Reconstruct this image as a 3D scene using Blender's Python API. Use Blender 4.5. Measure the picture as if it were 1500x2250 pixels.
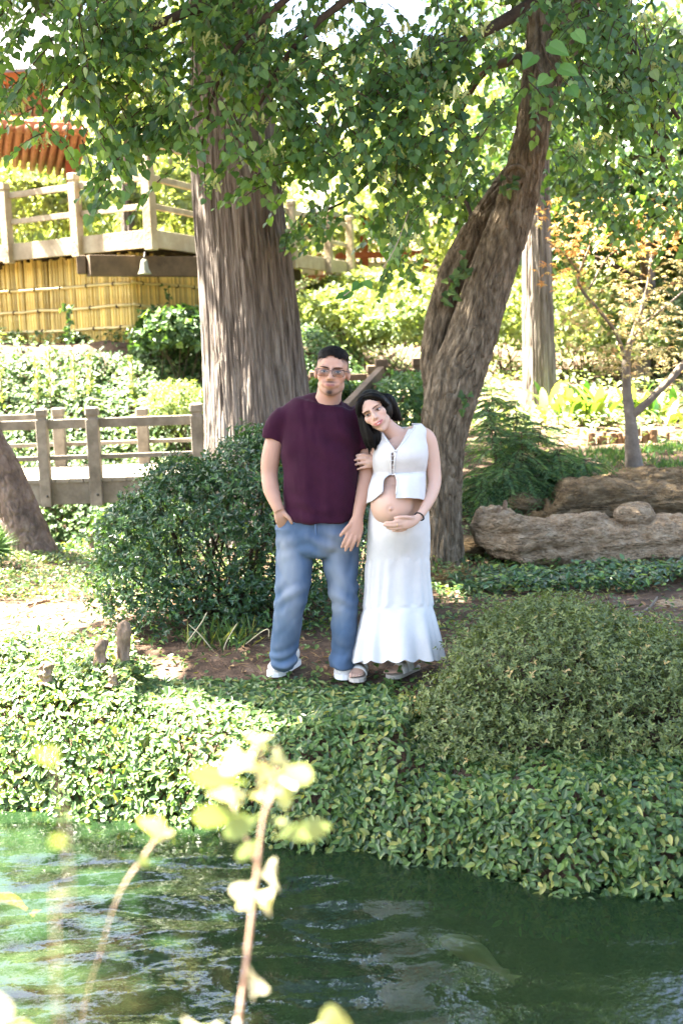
import bpy, math, random
import numpy as np
from mathutils import Vector, Matrix

for _o in list(bpy.data.objects):
    bpy.data.objects.remove(_o)
scene = bpy.context.scene
COL = scene.collection
rng = np.random.default_rng(7)
random.seed(7)

# ---------------------------------------------------------------- camera
FPX, CAMH = 2500.0, 1.75
PITCH, ROLL = math.radians(8.0), math.radians(2.0)
_fw = np.array([0, math.cos(PITCH), -math.sin(PITCH)])
_r0 = np.array([1.0, 0, 0])
_u0 = np.array([0, math.sin(PITCH), math.cos(PITCH)])
_rt = math.cos(ROLL) * _r0 - math.sin(ROLL) * _u0
_up = math.sin(ROLL) * _r0 + math.cos(ROLL) * _u0
_O = np.array([0, 0, CAMH])
cam_d = bpy.data.cameras.new('camera')
cam_d.sensor_fit = 'VERTICAL'
cam_d.sensor_height = 36.0
cam_d.lens = 36.0 * FPX / 2250.0
cam_d.clip_start = 0.05
cam_d.clip_end = 500
cam_d.dof.use_dof = True
cam_d.dof.focus_distance = 6.0
cam_d.dof.aperture_fstop = 2.6
cam = bpy.data.objects.new('camera', cam_d)
COL.objects.link(cam)
cam.matrix_world = Matrix(((_rt[0], _up[0], -_fw[0], 0), (_rt[1], _up[1], -_fw[1], 0), (_rt[2], _up[2], -_fw[2], CAMH), (0, 0, 0, 1)))
scene.camera = cam

def ray(x, y):
    return _fw * FPX + _rt * (x - 750) + _up * (1125 - y)
def P(x, y, Y):
    d = ray(x, y)
    return _O + d * (Y / d[1])
def PZ(x, y, z):
    d = ray(x, y)
    return _O + d * ((z - CAMH) / d[2])
def proj(q):
    d = np.atleast_2d(q) - _O
    k = d @ _fw
    k = np.where(k < .05, .05, k)
    return 750 + FPX * (d @ _rt) / k, 1125 - FPX * (d @ _up) / k

# ---------------------------------------------------------------- light
SUN_DIR = np.array([-0.50, 0.16, 0.85])          # from the ground towards the sun
SUN_DIR /= np.linalg.norm(SUN_DIR)
world = bpy.data.worlds.new('World')
scene.world = world
world.use_nodes = True
wn = world.node_tree
wn.nodes.clear()
_bg = wn.nodes.new('ShaderNodeBackground')
_sky = wn.nodes.new('ShaderNodeTexSky')
_out = wn.nodes.new('ShaderNodeOutputWorld')
_sky.sky_type = 'NISHITA'
_sky.sun_disc = False
_sky.sun_elevation = math.asin(SUN_DIR[2])
_sky.sun_rotation = math.atan2(SUN_DIR[0], SUN_DIR[1])
_sky.air_density = 1.0
_sky.dust_density = 4.0
_sky.ozone_density = 1.0
_bg.inputs['Strength'].default_value = 0.05
wn.links.new(_sky.outputs[0], _bg.inputs[0])
wn.links.new(_bg.outputs[0], _out.inputs[0])
_sl = bpy.data.lights.new('sun', 'SUN')
_sl.energy = 5.0
_sl.angle = math.radians(0.6)
_sl.color = (1.0, 0.93, 0.80)
sun = bpy.data.objects.new('sun', _sl)
COL.objects.link(sun)
sun.location = (-10, 0, 20)
sun.rotation_euler = Vector(tuple(SUN_DIR)).to_track_quat('Z', 'Y').to_euler()

scene.view_settings.view_transform = 'Standard'
scene.view_settings.look = 'None'
scene.view_settings.gamma = 1.0
scene.view_settings.use_curve_mapping = False
scene.view_settings.exposure = 4.45
cy = scene.cycles
cy.use_denoising = True
cy.max_bounces = 7
cy.diffuse_bounces = 4
cy.glossy_bounces = 3
cy.transmission_bounces = 4
cy.transparent_max_bounces = 6
cy.sample_clamp_indirect = 8.0
cy.caustics_reflective = False
cy.caustics_refractive = False

# ---------------------------------------------------------------- helpers
def nrm(v):
    v = np.asarray(v, float)
    return v / np.maximum(np.linalg.norm(v, axis=-1, keepdims=True), 1e-9)

def _hash(i, j, k):
    h = (i.astype(np.int64) * 374761393 + j.astype(np.int64) * 668265263 + k.astype(np.int64) * 1274126177) & 0xffffffff
    h = ((h ^ (h >> 13)) * 1103515245) & 0xffffffff
    h = ((h ^ (h >> 16)) * 2654435769) & 0xffffffff
    return ((h >> 8) & 0xffff) / 65535.0

def vnoise(p):
    p = np.asarray(p, float)
    i = np.floor(p).astype(np.int64)
    f = p - i
    f = f * f * (3 - 2 * f)
    x, y, z = i[..., 0], i[..., 1], i[..., 2]
    r = 0
    for a in (0, 1):
        for b in (0, 1):
            for c in (0, 1):
                w = (f[..., 0] if a else 1 - f[..., 0]) * (f[..., 1] if b else 1 - f[..., 1]) * (f[..., 2] if c else 1 - f[..., 2])
                r = r + w * _hash(x + a, y + b, z + c)
    return r * 2 - 1

def fbm(p, o=4, g=.5):
    p = np.asarray(p, float)
    r, a, t = 0, 1.0, 0
    for k in range(o):
        r = r + a * vnoise(p * 2.03 ** k + 17.3 * k)
        t += a
        a *= g
    return r / t

def sstep(a, b, x):
    t = np.clip((np.asarray(x, float) - a) / (b - a), 0, 1)
    return t * t * (3 - 2 * t)

def root_of(o):
    while o.parent:
        o = o.parent
    return o

def finish(o, parent, kind, label, cat, group):
    if parent is not None:
        o.parent = parent
    if kind: o['kind'] = kind
    if label: o['label'] = label
    if cat: o['category'] = cat
    if group: o['group'] = group
    return o

def thing(name, label, cat, loc=(0, 0, 0), group=None):
    o = bpy.data.objects.new(name, None)
    o.empty_display_size = .1
    COL.objects.link(o)
    o.location = tuple(float(v) for v in loc)
    return finish(o, None, None, label, cat, group)

def mesh_obj(name, V, Fs, mat, parent=None, smooth=True, kind=None, label=None, cat=None, group=None, attrs=None, base=None):
    """V in world coordinates; Fs list of polygons or list of (N,k) index arrays."""
    V = np.asarray(V, float)
    if parent is not None:
        loc = np.array(root_of(parent).location)
    else:
        loc = np.zeros(3) if base is None else np.asarray(base, float)
    V = V - loc
    me = bpy.data.meshes.new(name)
    if len(Fs) and isinstance(Fs[0], np.ndarray) and Fs[0].ndim == 2:
        lt = np.concatenate([np.full(len(f), f.shape[1], np.int32) for f in Fs])
        li = np.concatenate([f.ravel() for f in Fs]).astype(np.int32)
    else:
        lt = np.array([len(f) for f in Fs], np.int32)
        li = np.array([i for f in Fs for i in f], np.int32)
    ls = np.concatenate([[0], np.cumsum(lt)[:-1]]).astype(np.int32)
    me.vertices.add(len(V)); me.loops.add(len(li)); me.polygons.add(len(lt))
    me.vertices.foreach_set('co', V.astype(np.float32).ravel())
    me.loops.foreach_set('vertex_index', li)
    me.polygons.foreach_set('loop_start', ls)
    me.polygons.foreach_set('use_smooth', np.full(len(lt), smooth, bool))
    me.update(calc_edges=True)
    me.validate(clean_customdata=False)
    for k, a in (attrs or {}).items():
        a = np.asarray(a, np.float32)
        if a.ndim == 1:
            at = me.attributes.new(k, 'FLOAT', 'POINT'); at.data.foreach_set('value', a)
        else:
            at = me.attributes.new(k, 'FLOAT_COLOR', 'POINT'); at.data.foreach_set('color', np.c_[a, np.ones(len(a))].astype(np.float32).ravel())
    if mat is not None:
        me.materials.append(mat)
    o = bpy.data.objects.new(name, me)
    COL.objects.link(o)
    if parent is None:
        o.location = tuple(loc)
    return finish(o, parent, kind, label, cat, group)

def inst(src, name, loc, parent, rot=None, scale=None):
    """another object of the same kind sharing the source's mesh; loc in world coordinates"""
    o = bpy.data.objects.new(name, src.data)
    COL.objects.link(o)
    l = np.asarray(loc, float) - (np.array(root_of(parent).location) if parent is not None else 0)
    o.location = tuple(l)
    if rot is not None: o.rotation_euler = rot
    if scale is not None: o.scale = scale
    if parent is not None: o.parent = parent
    return o

class MB:
    def __init__(s): s.V = []; s.F = []; s.n = 0
    def add(s, V, F):
        V = np.asarray(V, float)
        s.F += [[i + s.n for i in f] for f in F]
        s.V.append(V); s.n += len(V)
        return s
    def box(s, c, size, ax=None, bev=0.0):
        """c centre, size full, ax 3x3 rows = local axes"""
        h = np.asarray(size, float) / 2
        A = np.eye(3) if ax is None else np.asarray(ax, float)
        b = min(bev, h.min() * .6)
        if b <= 0:
            L = np.array([[x, y, z] for x in (-1, 1) for y in (-1, 1) for z in (-1, 1)]) * h
            F = [(0, 1, 3, 2), (4, 6, 7, 5), (0, 4, 5, 1), (2, 3, 7, 6), (0, 2, 6, 4), (1, 5, 7, 3)]
        else:
            L = []; idx = {}
            for x in (-1, 1):
                for y in (-1, 1):
                    for z in (-1, 1):
                        for a in range(3):
                            q = np.array([x, y, z]) * (h - b)
                            q[a] += (x, y, z)[a] * b
                            idx[x, y, z, a] = len(L); L.append(q)
            F = []
            for a in range(3):
                o1, o2 = [i for i in range(3) if i != a]
                for sg in (-1, 1):
                    f = []
                    for (p, q) in ((-1, -1), (1, -1), (1, 1), (-1, 1)):
                        k = [0, 0, 0]; k[a] = sg; k[o1] = p; k[o2] = q
                        f.append(idx[k[0], k[1], k[2], a])
                    F.append(f)
            for a in range(3):       # edges along axis a
                o1, o2 = [i for i in range(3) if i != a]
                for p in (-1, 1):
                    for q in (-1, 1):
                        f = []
                        for (sg, w) in ((-1, o1), (1, o1), (1, o2), (-1, o2)):
                            k = [0, 0, 0]; k[a] = sg; k[o1] = p; k[o2] = q
                            f.append(idx[k[0], k[1], k[2], w])
                        F.append(f)
            for x in (-1, 1):
                for y in (-1, 1):
                    for z in (-1, 1):
                        F.append([idx[x, y, z, 0], idx[x, y, z, 1], idx[x, y, z, 2]])
            L = np.array(L)
        return s.add(np.asarray(c, float) + L @ A, F)
    def beam(s, a, b, w, h, upv=(0, 0, 1), bev=.004):
        a = np.asarray(a, float); b = np.asarray(b, float)
        d = b - a; ln = np.linalg.norm(d); x = d / ln
        u = np.asarray(upv, float); y = nrm(np.cross(u, x)); z = np.cross(x, y)
        return s.box((a + b) / 2, (ln, w, h), np.array([x, y, z]), bev)
    def tube(s, pts, rad, n=8, cap=True):
        V, F = tube_geo(pts, rad, n, cap)
        return s.add(V, F)
    def build(s, name, mat, parent=None, **k):
        return mesh_obj(name, np.concatenate(s.V), s.F, mat, parent, **k)

def frames(pts):
    pts = np.asarray(pts, float)
    t = nrm(np.gradient(pts, axis=0))
    ref = np.array([0, 0, 1.0]) if abs(t[0][2]) < .9 else np.array([1.0, 0, 0])
    u = nrm(np.cross(ref, t[0])); U = [u]
    for i in range(1, len(pts)):
        u = u - (u @ t[i]) * t[i]; u = nrm(u); U.append(u)
    U = np.array(U)
    return t, U, np.cross(t, U)

def tube_geo(pts, rad, n=8, cap=True):
    pts = np.asarray(pts, float)
    rad = np.broadcast_to(np.asarray(rad, float), (len(pts),))
    t, U, W = frames(pts)
    th = np.arange(n) / n * 2 * math.pi
    R = pts[:, None] + rad[:, None, None] * (np.cos(th)[None, :, None] * U[:, None] + np.sin(th)[None, :, None] * W[:, None])
    V = R.reshape(-1, 3); F = []
    for i in range(len(pts) - 1):
        for j in range(n):
            k = (j + 1) % n
            F.append([i * n + j, i * n + k, (i + 1) * n + k, (i + 1) * n + j])
    if cap:
        F.append(list(range(n))[::-1]); F.append([(len(pts) - 1) * n + j for j in range(n)])
    return V, F

def spline(pts, n):
    """Catmull-Rom through rows of pts (any width)"""
    pts = np.asarray(pts, float)
    q = np.vstack([2 * pts[0] - pts[1], pts, 2 * pts[-1] - pts[-2]])
    m = len(pts) - 1
    out = []
    for s in np.linspace(0, m, n):
        i = min(int(s), m - 1); t = s - i
        a, b, c, d = q[i:i + 4]
        out.append(.5 * (2 * b + (c - a) * t + (2 * a - 5 * b + 4 * c - d) * t * t + (3 * b - a - 3 * c + d) * t ** 3))
    return np.array(out)

# ---------------------------------------------------------------- materials
def _nt(name):
    m = bpy.data.materials.new(name); m.use_nodes = True
    nt = m.node_tree; nt.nodes.clear()
    out = nt.nodes.new('ShaderNodeOutputMaterial')
    return m, nt, out

def ramp(nt, stops):
    r = nt.nodes.new('ShaderNodeValToRGB')
    e = r.color_ramp.elements
    while len(e) < len(stops): e.new(.5)
    for k, (p, c) in enumerate(stops):
        e[k].position = p; e[k].color = (*c, 1)
    return r

def surf(name, stops, scale=4, stretch=(1, 1, 1), rough=.8, bump=.0, bscale=None, bstretch=None, detail=6, spec=.3, distort=0.0, bdist=.02, sheen=0, sub=0, metallic=0, vor=0, vscale=30, objrand=0):
    m, nt, out = _nt(name)
    N = nt.nodes.new; L = nt.links.new
    tc = N('ShaderNodeTexCoord'); mp = N('ShaderNodeMapping'); mp.inputs['Scale'].default_value = stretch
    L(tc.outputs['Object'], mp.inputs[0])
    nz = N('ShaderNodeTexNoise'); nz.inputs['Scale'].default_value = scale; nz.inputs['Detail'].default_value = detail
    nz.inputs['Roughness'].default_value = .65; nz.inputs['Distortion'].default_value = distort
    L(mp.outputs[0], nz.inputs['Vector'])
    r = ramp(nt, stops); L(nz.outputs[0], r.inputs[0])
    b = N('ShaderNodeBsdfPrincipled')
    b.inputs['Roughness'].default_value = rough; b.inputs['Specular IOR Level'].default_value = spec; b.inputs['Metallic'].default_value = metallic
    if sheen: b.inputs['Sheen Weight'].default_value = sheen
    if sub:
        b.inputs['Subsurface Weight'].default_value = sub
        b.inputs['Subsurface Radius'].default_value = (.02, .008, .005); b.inputs['Subsurface Scale'].default_value = .5
    if objrand:
        oi = N('ShaderNodeObjectInfo'); hs = N('ShaderNodeHueSaturation'); mr = N('ShaderNodeMapRange')
        mr.inputs['To Min'].default_value = 1 - objrand; mr.inputs['To Max'].default_value = 1 + objrand
        L(oi.outputs['Random'], mr.inputs[0]); L(mr.outputs[0], hs.inputs['Value']); L(r.outputs[0], hs.inputs['Color']); L(hs.outputs[0], b.inputs['Base Color'])
    else:
        L(r.outputs[0], b.inputs['Base Color'])
    if bump:
        mp2 = N('ShaderNodeMapping'); mp2.inputs['Scale'].default_value = bstretch or stretch
        L(tc.outputs['Object'], mp2.inputs[0])
        n2 = N('ShaderNodeTexNoise'); n2.inputs['Scale'].default_value = bscale or scale * 4; n2.inputs['Detail'].default_value = 5
        L(mp2.outputs[0], n2.inputs['Vector'])
        bp = N('ShaderNodeBump'); bp.inputs['Strength'].default_value = bump; bp.inputs['Distance'].default_value = bdist
        L(n2.outputs[0], bp.inputs['Height']); L(bp.outputs[0], b.inputs['Normal'])
        if vor:
            vo = N('ShaderNodeTexVoronoi'); vo.inputs['Scale'].default_value = vscale; L(mp2.outputs[0], vo.inputs['Vector'])
            b2 = N('ShaderNodeBump'); b2.inputs['Strength'].default_value = vor; b2.inputs['Distance'].default_value = bdist; b2.invert = True
            L(vo.outputs['Distance'], b2.inputs['Height']); L(bp.outputs[0], b2.inputs['Normal']); L(b2.outputs[0], b.inputs['Normal'])
    L(b.outputs[0], out.inputs[0])
    return m

def leafmat(name, stops, transl=.35, rough=.4, spec=.5, tcol=(1.6, 1.5, .5), coat=0):
    m, nt, out = _nt(name)
    N = nt.nodes.new; L = nt.links.new
    at = N('ShaderNodeAttribute'); at.attribute_name = 'var'
    r = ramp(nt, stops); L(at.outputs['Fac'], r.inputs[0])
    b = N('ShaderNodeBsdfPrincipled'); b.inputs['Roughness'].default_value = rough; b.inputs['Specular IOR Level'].default_value = spec
    L(r.outputs[0], b.inputs['Base Color'])
    t = N('ShaderNodeBsdfTranslucent')
    mu = N('ShaderNodeMix'); mu.data_type = 'RGBA'; mu.blend_type = 'MULTIPLY'; mu.inputs[0].default_value = 1
    L(r.outputs[0], mu.inputs[6]); mu.inputs[7].default_value = (*tcol, 1)
    L(mu.outputs[2], t.inputs[0])
    mx = N('ShaderNodeMixShader'); mx.inputs[0].default_value = transl
    L(b.outputs[0], mx.inputs[1]); L(t.outputs[0], mx.inputs[2]); L(mx.outputs[0], out.inputs[0])
    return m

# ---------------------------------------------------------------- leaves
SHAPES = {
    'diamond': [(0, 0), (.42, .5), (1, 0)],
    'oval': [(0, 0), (.2, .38), (.5, .5), (.8, .3), (1, 0)],
    'heart': [(0, 0), (-.07, .24), (.08, .5), (.38, .54), (.74, .27), (1, 0)],
    'lance': [(0, 0), (.3, .5), (.65, .42), (1, 0)],
    'ivy': [(0, 0), (-.05, .3), (.15, .58), (.42, .34), (.7, .3), (1, 0)],
}

def leaf_geo(pos, tip, nor, L, W, shape='diamond', fold=.3, droop=.2):
    prof = np.array(SHAPES[shape], float)
    k = len(prof)
    right = prof[1:-1] * [1, -1]
    T = np.vstack([prof, right])                    # base..tip left side, then right side
    n = len(pos)
    t = nrm(tip); m = nor - (nor * t).sum(1, keepdims=True) * t; m = nrm(m); b = np.cross(m, t)
    L = np.broadcast_to(np.asarray(L, float), (n,)); W = np.broadcast_to(np.asarray(W, float), (n,))
    u = T[:, 0][None] * L[:, None]; v = T[:, 1][None] * W[:, None]
    w = np.abs(v) * fold - droop * (T[:, 0] ** 2)[None] * L[:, None]
    V = pos[:, None] + u[..., None] * t[:, None] + v[..., None] * b[:, None] + w[..., None] * m[:, None]
    nv = len(T)
    fl = np.arange(k)
    fr = np.array([0] + [k - 1] + list(range(nv - 1, k - 1, -1)))
    off = (np.arange(n) * nv)[:, None]
    return V.reshape(-1, 3), [fl[::-1][None] + off, fr[::-1][None] + off], nv

def leaves(name, pos, tip, nor, L, W, shape, mat, parent=None, fold=.3, droop=.2, var=None, **k):
    pos = np.asarray(pos, float)
    V, F, nv = leaf_geo(pos, np.asarray(tip, float), np.asarray(nor, float), L, W, shape, fold, droop)
    if var is None: var = rng.random(len(pos))
    return mesh_obj(name, V, F, mat, parent, smooth=False, attrs={'var': np.repeat(var, nv)}, **k)

def rdir(n):
    return nrm(rng.normal(size=(n, 3)))

# sunlight falls through gaps in the crowns onto these spots of the ground: (x, y, radius x, radius y)
GAPS = []
def carve(pos, z0=0.0):
    """keep-mask: leaves that would shade one of the sunny spots are not there"""
    k = np.ones(len(pos), bool)
    for (gx, gy, gz, rx, ry) in GAPS:
        s = (pos[:, 2] - gz) / SUN_DIR[2]
        x = pos[:, 0] - s * SUN_DIR[0]; y = pos[:, 1] - s * SUN_DIR[1]
        ed = fbm(np.c_[x * 2.2, y * 2.2, np.full(len(x), gx)], 2) * .55
        k &= ((x - gx) / rx) ** 2 + ((y - gy) / ry) ** 2 > 1 + ed
    return k
# ---------------------------------------------------------------- palette
M = {}
M['soil'] = surf('soil', [(.3, (.034, .021, .013)), (.5, (.085, .053, .033)), (.62, (.15, .10, .066)), (.75, (.26, .20, .145))], 6, rough=.95, bump=.8, bscale=60, bdist=.02, detail=10)
M['deckwood'] = surf('deckwood', [(.3, (.22, .165, .10)), (.55, (.36, .29, .19)), (.75, (.47, .40, .28))], 3, (1, 1, 1), rough=.8, bump=.3, bscale=20, detail=8)
M['bridgewood'] = surf('bridgewood', [(.3, (.10, .085, .065)), (.5, (.19, .165, .13)), (.72, (.30, .265, .215))], 4, rough=.85, bump=.35, bscale=30, detail=8)
M['darkwood'] = surf('darkwood', [(.3, (.05, .035, .02)), (.7, (.13, .09, .055))], 4, rough=.85, bump=.3)
M['bamboo'] = surf('bamboo', [(.25, (.40, .26, .07)), (.5, (.62, .45, .14)), (.75, (.74, .60, .26))], 2.2, rough=.5, bump=.1, objrand=.45)
M['bamboopole'] = surf('bamboopole', [(.3, (.50, .38, .14)), (.7, (.72, .58, .28))], 6, rough=.45)
M['rope'] = surf('rope', [(.3, (.02, .015, .01)), (.7, (.06, .04, .03))], 30, rough=.9)
M['orange'] = surf('orangewood', [(.3, (.27, .11, .05)), (.7, (.42, .20, .10))], 5, rough=.7, bump=.2)
M['redwood'] = surf('redwood', [(.3, (.26, .055, .03)), (.7, (.45, .12, .07))], 4, rough=.7)
M['plankwall'] = surf('plankwall', [(.3, (.16, .09, .05)), (.7, (.30, .19, .11))], 4, (1, 1, .3), rough=.85)
M['plaster'] = surf('plaster', [(.3, (.6, .56, .5)), (.7, (.75, .72, .66))], 3, rough=.9)
M['rooftile'] = surf('rooftile', [(.3, (.10, .10, .10)), (.7, (.2, .19, .18))], 5, rough=.8)
M['iron'] = surf('iron', [(.3, (.02, .02, .02)), (.7, (.05, .05, .05))], 20, rough=.5)
M['lampshade'] = surf('lampshade', [(.3, (.17, .17, .12)), (.7, (.26, .26, .19))], 10, rough=.5)
M['rock'] = surf('rock', [(.28, (.15, .095, .05)), (.45, (.31, .215, .125)), (.6, (.45, .335, .215)), (.75, (.60, .49, .36))], 9, (1, 1, 2.2), rough=.95, bump=1.0, bscale=70, bdist=.03, detail=10, vor=.9, vscale=26)
M['rockbrown'] = surf('rockbrown', [(.28, (.055, .037, .018)), (.5, (.16, .108, .052)), (.68, (.27, .20, .115)), (.8, (.38, .32, .24))], 7, (1, 1, 3.5), rough=.95, bump=1.0, bscale=50, bdist=.04, detail=10, vor=.6, vscale=18)
M['cypressbark'] = surf('cypressbark', [(.36, (.075, .058, .046)), (.5, (.175, .142, .117)), (.64, (.31, .265, .225))], 26, (1, 1, .045), rough=.95, bump=1.0, bscale=60, bstretch=(1, 1, .045), bdist=.03, detail=8)
M['lindenbark'] = surf('lindenbark', [(.34, (.06, .044, .027)), (.5, (.15, .113, .072)), (.66, (.28, .22, .15))], 22, (1, 1, .3), rough=.95, bump=1.0, bscale=55, bstretch=(1, 1, .25), bdist=.03, detail=9)
M['pinebark'] = surf('pinebark', [(.3, (.07, .05, .04)), (.5, (.165, .115, .09)), (.7, (.27, .20, .16))], 10, (1, 1, .6), rough=.95, bump=.7, bscale=40, bdist=.02)
M['maplebark'] = surf('maplebark', [(.3, (.11, .09, .07)), (.6, (.20, .165, .13)), (.8, (.3, .27, .22))], 10, rough=.9, bump=.4)
M['railwood'] = surf('railwood', [(.3, (.055, .036, .022)), (.5, (.105, .072, .046)), (.72, (.17, .125, .085))], 4, rough=.85, bump=.35, bscale=30, detail=8)
M['twig'] = surf('twig', [(.3, (.035, .022, .014)), (.7, (.085, .058, .035))], 20, rough=.9)
M['stem'] = surf('stem', [(.3, (.42, .27, .19)), (.7, (.55, .40, .30))], 20, rough=.6)
M['log'] = surf('logwood', [(.3, (.13, .07, .035)), (.7, (.34, .21, .11))], 8, rough=.9, bump=.4)
M['knee'] = surf('kneewood', [(.3, (.12, .075, .045)), (.7, (.36, .25, .165))], 24, (1, 1, .5), rough=.9, bump=.6, bscale=40)
M['straw'] = surf('straw', [(.3, (.45, .38, .22)), (.7, (.62, .55, .36))], 20, rough=.8)
# leaves
M['jasmine'] = leafmat('jasmine_leaf', [(0, (0.0342, 0.0712, 0.0221)), (.45, (0.0732, 0.1425, 0.0368)), (.8, (0.1342, 0.2185, 0.0506)), (1, (0.3050, 0.2945, 0.0736))], .30, .42, .5)
M['ivy'] = leafmat('ivy_leaf', [(0, (0.0244, 0.0570, 0.0184)), (.5, (0.0610, 0.1235, 0.0368)), (1, (0.1586, 0.2280, 0.0644))], .3, .5, .35)
M['brightcover'] = leafmat('sun_brightened_leaf', [(0, (.11, .165, .06)), (.5, (.21, .28, .11)), (1, (.36, .40, .19))], .35, .5)  # leaf colour raised to put sunlit brightness into the slope cover
M['linden'] = leafmat('linden_leaf', [(0, (.045, .105, .045)), (.5, (.082, .165, .062)), (.85, (.13, .23, .075)), (1, (.24, .34, .11))], .46, .40, .75, (2.2, 2.1, .55))
M['bract'] = leafmat('bract', [(0, (.36, .40, .14)), (1, (.55, .58, .30))], .35, .5)
M['upper'] = leafmat('upper_leaf', [(0, (0.0244, 0.0570, 0.0184)), (1, (0.0732, 0.1425, 0.0368))], .3, .4)
M['bgleaf'] = leafmat('background_leaf', [(0, (.13, .18, .07)), (.5, (.25, .31, .13)), (1, (.38, .42, .21))], .45, .5, .4, (1.5, 1.4, .5))
M['bgdark'] = leafmat('background_dark_leaf', [(0, (0.0183, 0.0475, 0.0184)), (.5, (0.0427, 0.0902, 0.0276)), (1, (0.0976, 0.1520, 0.0414))], .3, .45)
M['azalea'] = leafmat('azalea_leaf', [(0, (.07, .10, .035)), (.5, (.145, .19, .06)), (.85, (.235, .27, .09)), (1, (.45, .32, .14))], .3, .42, .5)
M['privet'] = leafmat('privet_leaf', [(0, (0.0234, 0.0593, 0.0242)), (.5, (0.0498, 0.1117, 0.0376)), (.85, (0.0952, 0.1938, 0.0463)), (1, (0.2635, 0.3420, 0.0662))], .25, .32, .6)
M['feather'] = leafmat('feather_leaf', [(0, (0.0427, 0.1045, 0.0460)), (.5, (0.0793, 0.1710, 0.0644)), (1, (0.1464, 0.2375, 0.0736))], .35, .5)
M['mapleorange'] = leafmat('maple_orange_leaf', [(0, (.40, .18, .07)), (.5, (.54, .31, .12)), (1, (.52, .44, .18))], .45, .5, .4, (1.3, 1.2, .7))
M['mapleolive'] = leafmat('maple_olive_leaf', [(0, (.24, .18, .09)), (.4, (.33, .28, .13)), (.7, (.38, .36, .17)), (1, (.50, .29, .16))], .4, .5, .4, (1.3, 1.3, .8))
M['aspid'] = leafmat('aspidistra_leaf', [(0, (.03, .09, .02)), (.5, (.11, .20, .04)), (1, (.34, .38, .09))], .35, .4)
M['bigleaf'] = leafmat('big_leaf', [(0, (.07, .17, .04)), (1, (.12, .24, .06))], .4, .45, .45, (1.7, 1.8, .5))
M['fgleaf'] = leafmat('foreground_leaf', [(0, (.16, .23, .06)), (.6, (.32, .36, .13)), (1, (.50, .47, .32))], .4, .35, .6, (1.2, 1.2, .7))
M['needle'] = leafmat('needle', [(0, (.05, .12, .04)), (1, (.14, .25, .08))], .25, .45)
M['deadleaf'] = leafmat('dead_leaf', [(0, (.10, .05, .025)), (.6, (.22, .12, .06)), (1, (.42, .30, .13))], .15, .7)

# ---------------------------------------------------------------- terrain
_EX = np.array([-30, -6, -1.809, -1.306, -.705, -.372, -.054, .247, .62, .977, 1.333, 2.5, 6, 30])
_EY = np.array([12, 7.2, 5.60, 5.44, 5.17, 5.04, 4.92, 4.755, 4.553, 4.424, 4.36, 4.25, 4.3, 6])
def edge(x):
    return np.interp(x, _EX, _EY) + .05 * np.sin(np.asarray(x) * 5.1) + .03 * np.sin(np.asarray(x) * 11.7 + 1)
WATER = -0.5
def terrain(x, y):
    x = np.asarray(x, float); y = np.asarray(y, float)
    d = y - edge(x) - .10
    bank = np.interp(d, [-.25, .0, .12, .30, .6, 1.0, 1.4], [-1.2, -.62, -.40, -.17, -.07, -.02, 0])
    near = np.interp(y, [0, 1.6, 2.3, 2.9], [.15, .12, -.2, -1.3])
    L = np.interp(y, [10.55, 10.85, 11.2, 13.6, 14, 14.5, 15.2, 15.9, 16.3, 17.2, 20, 30, 60, 100], [0, -.55, -1.2, -1.2, -.55, .2, .98, 1.58, 1.95, 2.05, 2.4, 4.0, 8.5, 14])
    R = np.interp(y, [9.2, 11, 13, 15, 18, 24, 40, 60, 100], [0, .48, .78, .86, 1.35, 2.5, 5.0, 8.5, 14])
    w = sstep(-.5, .7, x + .25 * np.sin(y * 1.3))
    far = L * (1 - w) + R * w
    z = np.where(y < 3.2, near, np.where(d < 1.4, bank, far))
    n = fbm(np.stack([x * .9, y * .9, 0 * x], -1), 3) * .05 + fbm(np.stack([x * 4, y * 4, 0 * x + 5], -1), 2) * .012
    amp = sstep(1.0, 2.2, d) * (1 + sstep(12, 30, y) * 6)
    return z + n * amp

def axis(spec):
    out = [spec[0][0]]
    for (a, b, s) in spec:
        k = max(1, int(round((b - a) / s)))
        out += list(a + (b - a) * (np.arange(k) + 1) / k)
    return np.array(out)
gx = axis([(-90, -20, 7), (-20, -6, 1), (-6, -3, .12), (-3, 3.2, .06), (3.2, 7, .15), (7, 20, 1), (20, 90, 7)])
gy = axis([(-12, 0, 2), (0, 3, .2), (3, 4, .25), (4, 7.5, .045), (7.5, 11, .10), (11, 17, .10), (17, 30, .5), (30, 100, 3)])
GX, GY = np.meshgrid(gx, gy)
GZ = terrain(GX, GY)
ny, nx = GX.shape
ii = np.arange((ny - 1) * nx).reshape(ny - 1, nx)[:, :-1].ravel()
mesh_obj('ground', np.stack([GX, GY, GZ], -1).reshape(-1, 3), [np.stack([ii, ii + 1, ii + nx + 1, ii + nx], 1)], M['soil'], kind='structure',
         label='brown soil and mulch of the garden bank and hillside', base=(0, 0, 0))

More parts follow.
